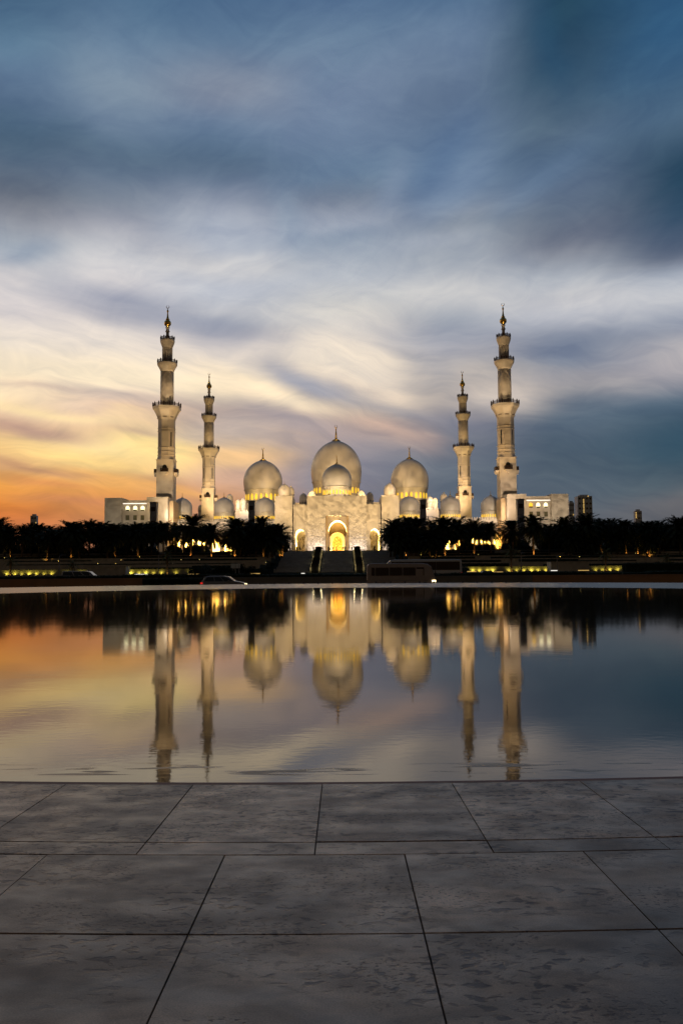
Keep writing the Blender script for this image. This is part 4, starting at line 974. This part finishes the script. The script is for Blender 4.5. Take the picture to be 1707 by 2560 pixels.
# ------------------------------------------------------------------ palms
def palm_crown_mesh(seed, R_=5.1, nf=96, mat=frond_m, nl=22):
    r = random.Random(seed); m = MB()
    for k in range(nf):
        az_ = k*2.39996 + r.uniform(-.2, .2); up = R(82) - (k/nf)**.9*R(128) + R(r.uniform(-8, 8)); L_ = R_*r.uniform(.85, 1.1)*(1 if k > 6 else .8)
        dx, dy = math.cos(az_), math.sin(az_); p = Vector((0, 0, 0)); pts = [p.copy()]; el_ = up; n = 8
        for i in range(n):
            p = p + Vector((dx*math.cos(el_), dy*math.cos(el_), math.sin(el_)))*(L_/n); el_ -= R(5.5 + 6*i/n) * (1.1 if up > 0 else .75); pts.append(p.copy())
        m.tube(pts, [.06*(1-.8*i/n) for i in range(n+1)], 3)
        side = Vector((-dy, dx, 0))
        for i in range(1, nl+1):
            t = .12 + .86*i/nl; f = t*n; j = min(n-1, int(f)); q = pts[j].lerp(pts[j+1], f-j); d = (pts[j+1]-pts[j]).normalized()
            ll = .95*math.sin(PI*(.12+.82*t))**.7*R_/4.6; upv = side.cross(d)
            for s_ in (-1, 1):
                e = (side*s_*.75 + d*.75 - upv*r.uniform(-.1, .45) + Vector((0, 0, -.2))).normalized()*ll
                w = d*.13*R_/4.6
                m.add([q-w, q+w, q+e], [(0, 1, 2)])
    return m.mesh('crown', mat)
def trunk_mesh(H, r0_, seed):
    r = random.Random(seed); m = MB(); pr = []; n = int(H/.35)
    for i in range(n+1):
        z = H*i/n; k = r0_*(1.25 - .35*min(1, z/2)) if z < 2 else r0_*(.9 - .1*z/H); pr += [(k*.9, z), (k*1.08, z+.16)]
    m.lathe(pr, 9)
    for i in range(26):                                     # stubs of cut fronds under the crown
        a = i*2.4; z = H - 1.6*(i/26); m.tube([(r0_*.7*math.cos(a), r0_*.7*math.sin(a), z), (r0_*2.0*math.cos(a), r0_*2.0*math.sin(a), z+.5)], [.09, .03], 4)
    return m.mesh('trunk', trunk_m)
CROWNS = [palm_crown_mesh(i) for i in range(4)]
TRUNKS = [trunk_mesh(9, .34, i) for i in range(3)]
def ground_z(D, x):
    z = .45
    for d, z1, z0 in TERR:
        if D >= d: z = z1 - .12
    if D >= 300: z = PZ
    return z
palms = []   # (px, ytop, D, scale)
main = [(0,1291,262,1.05),(30,1309,268,1),(58,1309,262,1),(100,1311,270,1),(122,1313,283,1),(146,1313,262,1),(181,1300,258,1.15),(224,1301,262,1.05),(256,1306,270,1),(290,1304,262,1),(318,1306,280,1),(347,1302,262,1.05),(380,1304,275,1),(411,1301,262,1),(440,1303,280,.95),
        (478,1286,262,1.1),(530,1306,266,1.05),(588,1290,258,1.1),(625,1300,270,1),(660,1288,262,1.1),(700,1302,262,.95),
        (985,1290,258,1.1),(1012,1292,268,1),(1037,1291,262,1.05),(1085,1292,268,1.05),(1110,1291,260,1.05),(1146,1293,262,1.1),(1183,1290,266,1),(1225,1295,260,1.0),(1281,1297,264,1.0),(1330,1285,258,1.1),(1370,1306,266,1),(1413,1294,262,1.05),(1440,1300,278,1),(1466,1281,258,1.1),
        (1500,1294,266,1),(1524,1296,280,1),(1560,1295,260,1.05),(1590,1302,270,1),(1614,1294,262,1.05),(1645,1300,268,1),(1668,1303,280,1),(1696,1284,256,1.15),
        (572,1322,262,.9),(600,1330,258,.85),(640,1322,258,.95),(680,1326,258,.9),(706,1334,262,.7),(975,1318,262,.8),(1000,1326,256,.9),(1024,1322,258,.9),(1052,1324,260,.85),(1072,1326,256,.9),(1088,1326,256,.8),(1420,1326,256,.9),(1480,1328,256,.9),(1540,1328,258,.9),(1620,1328,256,.9),(200,1330,258,.9),(270,1330,258,.8),(120,1330,256,.85),
        (15,1311,284,1),(80,1311,286,1),(165,1311,284,1),(205,1309,284,1),(240,1309,292,1),(272,1309,284,1),(332,1310,284,.95),(364,1309,292,.9),(396,1309,286,.95),(460,1308,284,.95),(505,1309,284,.9),
        (605,1308,284,1),(643,1308,286,1),(680,1312,280,.95),(1000,1308,284,1),(1028,1310,284,1),(1098,1308,286,.95),(1165,1308,284,.95),(1204,1307,290,.9),(1350,1308,284,1),
        (1392,1308,284,1),(1428,1308,286,1),(1455,1306,284,1),(1485,1308,284,1),(1512,1308,286,1),(1545,1308,284,1),(1575,1308,284,1),(1602,1308,286,1),(1632,1308,284,1),(1660,1308,284,1),(1685,1308,284,1),(1715,1308,280,1),(-14,1308,280,1)]
lk = [q for q in main if q[0] < 800]; rk = [q for q in main if q[0] >= 800]
lk.sort(key=lambda q: -q[0]); rk.sort(key=lambda q: q[0])
rp = random.Random(9)
for side, lst in (('left', lk), ('right', rk)):
    for i, (px, yt, D, s) in enumerate(lst):
        g = ground_z(D, 0); yt += rp.uniform(-5, 7); zt = AZ(px, yt, D); x = AX(px, yt, D); s *= rp.uniform(.86, 1.14)
        hub = zt - 3.9*s; H = hub - g
        t = thing('date_palm', 'dark feathery date palm, %s out from the stairs on the %s side' % (ordinal(i+1), side), 'palm tree', (x, D, g), 0, 'date palms in front of the mosque'); t.rotation_euler = (rp.uniform(-.05, .05), rp.uniform(-.07, .07), 0)
        link('trunk', TRUNKS[i % 3], t, None, (0, 0, rp.uniform(0, 6)), (1, 1, H/9))
        link('crown', CROWNS[rp.randrange(4)], t, (0, 0, H), (0, 0, rp.uniform(0, 6.28)), (s*1.12, s*1.12, s*1.08))
        if any(abs(px - q) < 9 for q in (290, 347, 616, 588, 660, 700, 1012, 1110, 1183, 1330, 1614, 1560, 1590, 1085, 1500, 1225, 181, 30, 478, 530, 122)) and D < 275:
            uplamp('trunk_lamp', (x + rp.uniform(-.3, .3), D - 1.0, g + .3), (x, D + .2, g + 3.2), rp.choice([90, 160, 260]), (1, .50, .10), .06)
# shrubs along the top terrace that hide much of the lit arcade
gaps = [(312, 350), (384, 420), (440, 460), (515, 592), (1092, 1160), (1172, 1192), (1228, 1266), (1334, 1356)]
n = 0
for px in list(range(-10, 706, 11)) + list(range(985, 1720, 11)):
    if any(a < px < b for a, b in gaps): continue
    n += 1; k = 1.5 + .9*rp.random()
    if px < 850: nleft = n
    o = link('shrub', BUSH[n % 3], None, (AX(px, 1370, 295) + rp.uniform(-.6, .6), 295.5 + (n % 3)*.7, PZ - .7), (0, 0, n), (k*.8, k*.8, k*rp.uniform(.5, 1.05))); tag(o, 'dark shrub on the highest terrace, %s from the %s edge of the %s side' % (ordinal(n if px < 850 else n - nleft), 'outer' if px < 850 else 'inner', 'left' if px < 850 else 'right'), 'shrub', 'shrubs on the highest terrace')
# garden uplights scattered on the terraces
for i, (px, py, D) in enumerate(((10, 1389, 256), (115, 1391, 255), (144, 1403, 239), (243, 1413, 221), (288, 1414, 221), (301, 1408, 239), (348, 1394, 256), (452, 1399, 239), (498, 1401, 239), (664, 1410, 221), (1053, 1388, 256), (1196, 1393, 256), (1402, 1402, 239), (1450, 1402, 239), (1590, 1389, 256))):
    g = ground_z(D + 1, 0); x = AX(px, py, D)
    t = thing('garden_uplight', 'small glowing uplight on the planted terraces, %s from the left' % ordinal(i+1), 'ground light', (x, D + .8, g), 0, 'uplights on the planted terraces')
    link('lamp_housing', LAMPB, t, None, None, (1, 1, 2.2)); link('lamp_glass', LAMPG, t, (0, 0, .45), (R(60), 0, 0), (.7, .7, 1.5)); uplamp('garden_lamp', (x, D + .5, g + .5), (x, D + 1.6, g + 2), 60, (1, .6, .14), .08)
# young palms in front of the lit wall
YC = [palm_crown_mesh(30+i, 2.3, 22, frond_m2, 11) for i in range(2)]; YT = trunk_mesh(3.4, .17, 8)
for i, (px, yt, s, D, lab) in enumerate(((28, 1386, 1.0, 190, 'young palm by the lit wall at the far left'), (182, 1395, .9, 192, 'young palm beside the dark stone block on the left, trunk lit yellow'), (419, 1372, 1.05, 188, 'young palm with bright yellow-lit trunk left of the bushes'),
                               (1277, 1360, 1.15, 188, 'young palm with white-lit trunk right of the coach'), (1513, 1366, 1.15, 190, 'bushy young palm with orange-lit trunk before the right wall'), (1665, 1380, .9, 190, 'dim young palm near the right end of the lit wall'))):
    z = .45; x = AX(px, 1400, D); hub = AZ(px, yt, D) - 1.6*s; H = hub - z
    t = thing('young_palm', lab, 'palm tree', (x, D, z), 0, 'young palms before the terrace wall')
    link('trunk', YT, t, None, None, (1, 1, H/3.4)); link('crown', YC[i % 2], t, (0, 0, H), (0, 0, i), (s, s, s))
    uplamp('trunk_lamp', (x, D-.55, z+.2), (x, D, z+1.6), 30 if i not in (1, 5) else 12, (1, .66, .16), .05)

# ------------------------------------------------------------------ people
def person_mesh(kind):
    me = bpy.data.meshes.new('p'); V = []; E = []; Rr = []
    def v(p, r): V.append(p); Rr.append(r); return len(V)-1
    hip = v((0, 0, .95), (.15, .11)); ch = v((0, .0, 1.25), (.16, .11)); sh_ = v((0, 0, 1.43), (.13, .09)); nk = v((0, .0, 1.53), (.055, .055)); hd = v((0, -.015, 1.62), (.085, .10)); tp = v((0, -.01, 1.72), (.08, .09)); E += [(hip, ch), (ch, sh_), (sh_, nk), (nk, hd), (hd, tp)]
    st = {'stand': .0, 'walk': .24, 'robe': .03}[kind]
    for s in (-1, 1):
        h = v((s*.10, 0, .86), (.09, .09)); kn = v((s*.11, -s*st*.5, .50), (.06, .06)); an = v((s*.11, s*st*.6 if s > 0 else -s*0 + st*.6, .09), (.045, .045)); ft = v((s*.12, an and (s*st*.6 if s > 0 else st*.6) - .14, .04), (.04, .035)); E += [(hip, h), (h, kn), (kn, an), (an, ft)]
        a = v((s*.20, 0, 1.42), (.055, .055)); el_ = v((s*.25, .03, 1.14), (.042, .042)); wr = v((s*.23, -.06, .90), (.032, .032)); ha = v((s*.22, -.08, .80), (.035, .02)); E += [(sh_, a), (a, el_), (el_, wr), (wr, ha)]
    me.from_pydata(V, E, []); o = bpy.data.objects.new('p', me); COL.objects.link(o)
    md = o.modifiers.new('s', 'SKIN'); o.modifiers.new('b', 'SUBSURF').levels = 1
    for i, r in enumerate(Rr): me.skin_vertices[0].data[i].radius = r
    me.skin_vertices[0].data[0].use_root = True
    dg = bpy.context.evaluated_depsgraph_get(); out = bpy.data.meshes.new_from_object(o.evaluated_get(dg)); bpy.data.objects.remove(o)
    out.name = 'body'; out.materials.clear(); out.materials.append(skin_m); return out
def clothes_mesh(kind, mat):
    m = MB(); m.smooth = True
    def ell(prof, cx=0, cy=0, n=12, sq=.72):
        vs = []; fs = []
        for r, z in prof:
            for k in range(n): a = 2*PI*k/n; vs.append((cx + r*math.cos(a), cy + r*sq*math.sin(a), z))
        for i in range(len(prof)-1):
            for k in range(n): k2 = (k+1) % n; fs.append((i*n+k, i*n+k2, (i+1)*n+k2, (i+1)*n+k))
        m.add(vs, fs)
    if kind == 'robe': ell([(.30, .04), (.27, .4), (.22, .9), (.235, 1.25), (.22, 1.42), (.08, 1.52)])
    else:
        ell([(.19, .84), (.20, .95), (.205, 1.2), (.22, 1.40), (.08, 1.51)])
        st = .24 if kind == 'walk' else 0
        for s in (-1, 1): m.tube([(s*.10, 0, .92), (s*.11, -s*st*.5, .5), (s*.11, st*.6, .10)], [.125, .095, .08], 8)
    for s in (-1, 1): m.tube([(s*.19, 0, 1.44), (s*.25, .03, 1.14), (s*.235, -.05, .92)], [.085, .07, .055], 7)
    return m.mesh('clothing', mat)
hair = MB(); hair.smooth = True; hair.lathe([(.10, 1.60), (.115, 1.66), (.105, 1.74), (.06, 1.79), (.01, 1.80)], 10, 0, .015); HAIR = hair.mesh('hair', cloth_k)
PM = {k: person_mesh(k) for k in ('stand', 'walk', 'robe')}
CM = {(k, n): clothes_mesh(k, mm) for k in PM for n, mm in (('dark', cloth_k), ('pale', cloth_w))}
def person(px, D, z, kind, shade, rz, label, group=None):
    t = link('person', PM[kind], None, (AX(px, 1375, D), D, z), (0, 0, rz)); tag(t, label, 'person', group)
    link('clothing', CM[(kind, shade)], t); link('hair', HAIR, t); return t
pp = [(714.5, 'stand'), (720, 'walk'), (724.5, 'robe'), (729, 'stand'), (741.5, 'robe'), (750.5, 'walk'), (784, 'stand'), (796, 'stand'), (800, 'robe'), (804, 'stand'), (808, 'walk'), (821, 'robe'), (824.5, 'stand'), (833, 'stand'), (841, 'robe'), (857, 'walk'), (861, 'stand'), (880, 'stand'), (935, 'robe'), (938, 'stand'), (954, 'stand'), (967, 'walk'), (971, 'stand')]
for i, (px, kd) in enumerate(pp):
    D = 301.2 + (i*37 % 7)*.6; zz_ = PZ
    person(px, D, zz_, kd, 'dark', i*1.7, 'silhouette of a visitor at the top of the stairs, %s from the left' % ordinal(i+1), 'visitors at the stair top')
person(686, 256.0, .45, 'walk', 'pale', 1.2, 'person in pale top walking at the foot of the left steps')
for i, (px, D) in enumerate(((797, 300.9), (891.5, 300.9), (982, 300.9), (693, 300.9))):
    link_o = link('planter_pot', POT, None, (AX(px, 1375, D) + (.0), D+.1, PZ)); tag(link_o, ['dark angular planter pot at the stair top, left of the golden door', 'dark angular planter pot at the stair top, right of the golden door', 'dark planter pot at stair top before the right pylon', 'dark planter pot at stair top before the left pylon'][i], 'planter pot', 'planter pots at the stair top')

# ------------------------------------------------------------------ vehicles
def side_body(m, prof, wfun, inset=.0):
    n = len(prof); vs = [(x, -wfun(z), z) for x, z in prof] + [(x, wfun(z), z) for x, z in prof]
    m.add(vs, [tuple(range(n)), tuple(range(2*n-1, n-1, -1))] + [(i, (i+1) % n, (i+1) % n + n, i+n) for i in range(n)])
def wheel(parent, x, y, r, w=.22):
    m = MB(); m.smooth = False; n = 20
    def cyl(R0, R1, y0, y1):
        vs = []; 
        for (rr_, yy) in ((R0, y0), (R0, y1), (R1, y1), (R1, y0)):
            for k in range(n): a = 2*PI*k/n; vs.append((rr_*math.cos(a), yy, rr_*math.sin(a)))
        m.add(vs, [(i*n+k, i*n+(k+1) % n, ((i+1) % 4)*n+(k+1) % n, ((i+1) % 4)*n+k) for i in range(4) for k in range(n)])
    cyl(r, r*.62, -w/2, w/2); t = m.obj('wheel', rubber, parent, (x, y, r))
    m = MB(); m.add([(0, -w/2+.03, 0)] + [(r*.62*math.cos(2*PI*k/n), -w/2+.05, r*.62*math.sin(2*PI*k/n)) for k in range(n)], [(0, k+1, (k+1) % n + 1) for k in range(n)])
    m.add([(0, w/2-.03, 0)] + [(r*.62*math.cos(2*PI*k/n), w/2-.05, r*.62*math.sin(2*PI*k/n)) for k in range(n)], [(0, k+1, (k+1) % n + 1) for k in range(n)])
    m.obj('rim', rim_m, t)
def car(kind, loc, paint, label, name='parked_car', L_=4.5, H=1.55, lights=True, cat='car'):
    t = thing(name, label, cat, loc)
    h = H; l = L_/2
    if kind == 'suv': top = [(-l+.10, h*.62), (-l+.42, h*.93), (-l+.75, h*.99), (l-2.35, h), (l-1.85, h*.96), (l-1.12, h*.66)]
    elif kind == 'van': top = [(-l+.05, h*.7), (-l+.16, h*.95), (-l+.5, h), (l-2.3, h), (l-1.7, h*.95), (l-.85, h*.6)]
    else: top = [(-l+.65, h*.66), (-l+1.25, h*.97), (-l+1.8, h), (l-2.1, h*.99), (l-1.35, h*.68)]
    prof = [(-l+.02, h*.24), (-l-.0, h*.45)] + top + [(l-.35, h*.57), (l-.06, h*.48), (l, h*.34), (l-.05, h*.18), (-l+.1, h*.18)]
    wf = lambda z: .90 if z < h*.63 else .90 - (z-h*.63)/(h*.37)*.22
    m = MB(); side_body(m, prof, wf); b = m.obj('body', paint, t)
    bv = b.modifiers.new('bevel', 'BEVEL'); bv.width = .05; bv.segments = 2; bv.limit_method = 'ANGLE'
    # glasshouse: side panes and screens a little proud of the body
    zb, zt = h*.655, h*.93
    xb0, xt0 = top[0][0]+.28, top[1][0]+.22; xb1, xt1 = top[-1][0]-.12, top[-2][0]-.15
    cuts = [0, .36, .68, 1.0]
    for s in (-1, 1):
        for q in range(3):
            fa, fb = cuts[q]+(.015 if q else 0), cuts[q+1]-.015
            P0 = xb0+(xb1-xb0)*fa; P1 = xb0+(xb1-xb0)*fb; Q0 = xt0+(xt1-xt0)*fa; Q1 = xt0+(xt1-xt0)*fb
            m = MB(); m.add([(P0, s*(wf(zb)+.012), zb), (P1, s*(wf(zb)+.012), zb), (Q1, s*(wf(zt)+.012), zt), (Q0, s*(wf(zt)+.012), zt)], [(0, 1, 2, 3)]); m.obj('side_window', glass_dark, t)
    a, c = top[-1], top[-2]; m = MB(); dx, dz = .012, .02
    m.add([(a[0]+dx-.05, -.78, a[1]+dz), (a[0]+dx-.05, .78, a[1]+dz), (c[0]+dx+.06, .64, c[1]-.01+dz), (c[0]+dx+.06, -.64, c[1]-.01+dz)], [(0, 1, 2, 3)]); m.obj('windscreen', glass_dark, t)
    for x in (-l+.82, l-.88):
        for s in (-1, 1):
            am = MB(); am.lathe([(.37, 0), (.37, .01)], 16); wheel(t, x, s*.80, .33)
    for s in (-1, 1):
        m = MB(); m.box(l-.30, l-.035, s*.66-.14, s*.66+.14, h*.40, h*.49); m.box(l-.4, l-.1, s*.84-.02, s*.84+.075, h*.41, h*.48); m.obj('headlight', head_l if lights else glass_dark, t)
        m = MB(); m.box(-l-.02, -l+.22, s*.80-.10, s*.80+.115, h*.48, h*.58); m.obj('taillight', tail_l if lights else car_dark, t)
        m = MB(); m.box(xb1-.55, xb1-.35, s*.92 if s > 0 else s*1.08, s*1.08 if s > 0 else s*.92, h*.64, h*.72); m.obj('mirror', paint, t)
    m = MB(); m.box(-l+.3, l-.3, -.93, .93, h*.10, h*.20); m.obj('sill', rubber, t)
    if kind == 'suv':
        m = MB(); m.prism([(-l+.30, h*.93), (-l+.75, h*.985), (-l+.75, h*1.0), (-l+.16, h*.96)], -.6, .6); m.obj('spoiler', paint, t)
        for s in (-1, 1):
            m = MB(); m.tube([(-l+.9, s*.62, h+.0), (-l+1.0, s*.62, h+.05), (l-2.4, s*.62, h+.05), (l-2.3, s*.62, h)], .02, 5); m.obj('roof_rail', steel, t)
    return t
xc = (AX(506, 1450, 84) + AX(612, 1450, 84))/2
car('suv', (xc, 84.5, -.80), car_silver, 'silver hatchback-like suv driving on the near road, lights on', 'moving_car', 4.6, 1.56)
xc = (AX(156, 1434, 123) + AX(256, 1434, 123))/2
car('van', (xc, 123, -.40), car_white, 'white people carrier half hidden behind the median hedge, far left', 'white_van', 5.9, 1.86, False, 'van')
car('sedan', (AX(1222, 1434, 126), 126, -.40), car_dark, 'dark saloon car behind the coach on the far road', 'parked_car', 4.6, 1.42, False)

def bus(loc, L_, H, paint, label, name, wins, front=1, W2=1.05, low=.42, wz0=.42, wz1=.74, cat='bus', tail=False):
    t = thing(name, label, cat, loc, 0 if front > 0 else PI)
    l = L_/2; wf = lambda z: W2 if z < H*.8 else W2 - (z-H*.8)/(H*.2)*.16
    prof = [(-l, H*.13), (-l+.02, H*.9), (-l+.14, H*.97), (-l+.4, H), (l-1.4, H), (l-.75, H*.965), (l-.38, H*.86), (l-.06, H*.48), (l, H*.32), (l-.02, H*.13)]
    m = MB(); side_body(m, prof, wf); b = m.obj('body', paint, t); bv = b.modifiers.new('bevel', 'BEVEL'); bv.width = .06; bv.segments = 2; bv.limit_method = 'ANGLE'
    x0, x1 = -l+.35, l-.75
    for s in (-1, 1):
        for a, c in wins:
            m = MB(); m.box(x0+(x1-x0)*a, x0+(x1-x0)*c, s*(W2+.004)-.012, s*(W2+.004)+.012, H*wz0, H*wz1); m.obj('side_window', glass_dark, t)
        m = MB(); m.box(x0, x1, s*(W2+.004)-.01, s*(W2+.004)+.01, H*.34, H*.355); m.obj('trim_strip', amber_l if False else steel, t)
        m = MB(); m.box(l-.34, l+.03, s*(W2-.12)-.16, s*(W2-.12)+.15, H*.29, H*.36); m.obj('headlight', head_l, t)
        m = MB(); m.box(-l-.02, -l+.06, s*(W2-.14)-.10, s*(W2-.14)+.14, H*.28, H*.38); m.obj('taillight', tail_l if tail else car_dark, t)
        m = MB(); m.tube([(l-.4, s*W2, H*.8), (l-.05, s*(W2+.14), H*.76), (l-.02, s*(W2+.18), H*.62)], .03, 5); m.box(l-.06, l+.02, s*(W2+.16)-.07, s*(W2+.16)+.07, H*.55, H*.68); m.obj('mirror', rubber, t)
    m = MB(); m.add([(l-.36+.03, -.9*W2, H*.84), (l-.36+.03, .9*W2, H*.84), (l-.05+.02, .92*W2, H*.47), (l-.05+.02, -.92*W2, H*.47)], [(0, 1, 2, 3)]); m.obj('windscreen', glass_dark, t)
    m = MB(); m.box(l-2.0, l-1.25, -W2-.02, -W2+.01, H*.16, H*.78); m.obj('door', bus_cream if paint is bus_cream else glass_dark, t)
    for x in (-l+1.7, l-1.1):
        for s in (-1, 1): wheel(t, x, s*(W2-.14), .40, .26)
    return t
xc = (AX(918, 1440, 84) + AX(1086, 1440, 84))/2
bus((xc, 84.6, -.80), 7.0, AZ(1000, 1408, 83.5)+.80, bus_cream, 'cream minibus on the near road in front of the right stairs', 'minibus', [(.02, .07), (.09, .315), (.335, .55), (.57, .78), (.80, .93)], 1, 1.02, wz0=.54, wz1=.84)
xc = (AX(965, 1415, 126) + AX(1152, 1415, 126))/2
cb_ = bus((xc, 127, -.40), 11.8, AZ(1060, 1398.5, 126)+.40, bus_white, 'long pale coach with dark glass on the far road behind the minibus', 'coach', [(.0, .34), (.345, .66), (.665, .985)], -1, 1.25, wz0=.50, wz1=.89, tail=True)

# ------------------------------------------------------------------ small street furniture
bol = MB(); bol.lathe([(.09, 0), (.10, .05), (.10, .14), (.05, .17)], 8); BOL = bol.mesh('edge_stud', pit_m)
for i in range(19):
    px = 650 + i*36; ang = math.atan2(px - CX, FPX); 
    # stands on the outer rim of the plaza
    dxn = math.tan(ang); A = dxn*dxn+1; B = -2*31.5; C_ = 31.5**2 - 46.0**2; Y = (-B + math.sqrt(B*B-4*A*C_))/(2*A)
    o = link('edge_stud', BOL, None, (dxn*Y, Y, -.004)); tag(o, 'small dark stud on the far rim of the pool plaza, %s from the left' % ordinal(i+1), 'edge stud', 'studs on the far plaza rim')
def post(px, D, ytop, z0, label, sign=False):
    x = AX(px, ytop, D); zt = AZ(px, ytop, D); t = thing('street_sign' if sign else 'lamp_post', label, 'sign' if sign else 'lamp post', (x, D, z0))
    m = MB(); m.lathe([(.09, 0), (.06, zt-z0)], 8); m.obj('pole', steel, t)
    if sign:
        m = MB(); m.box(-.9, .9, -.05, .05, zt-z0-.9, zt-z0); m.obj('sign_panel', concrete_dark, t)
        m = MB(); m.lathe([(.09, 0), (.06, zt-z0)], 8, .7, 0); m.obj('pole', steel, t)
    else:
        m = MB(); m.tube([(0, 0, zt-z0), (.1, 0, zt-z0+.2), (.9, 0, zt-z0+.3)], .05, 6); m.box(.6, 1.2, -.12, .12, zt-z0+.25, zt-z0+.33); m.obj('lamp_head', steel, t)
post(589, 160, 1409, .2, 'small dark double-post sign right of the bushes', True)
post(1391.5, 158, 1393, .2, 'thin grey lamp post in front of the right dark stone block')
post(1302, 160, 1385, .2, 'thin lamp post before the yellow-lit wall right of the coach')
post(397, 160, 1388, .2, 'thin lamp post before the yellow-lit wall left of the bushes')
post(149, 160, 1391, .2, 'thin lamp post before the lit wall at the far left')
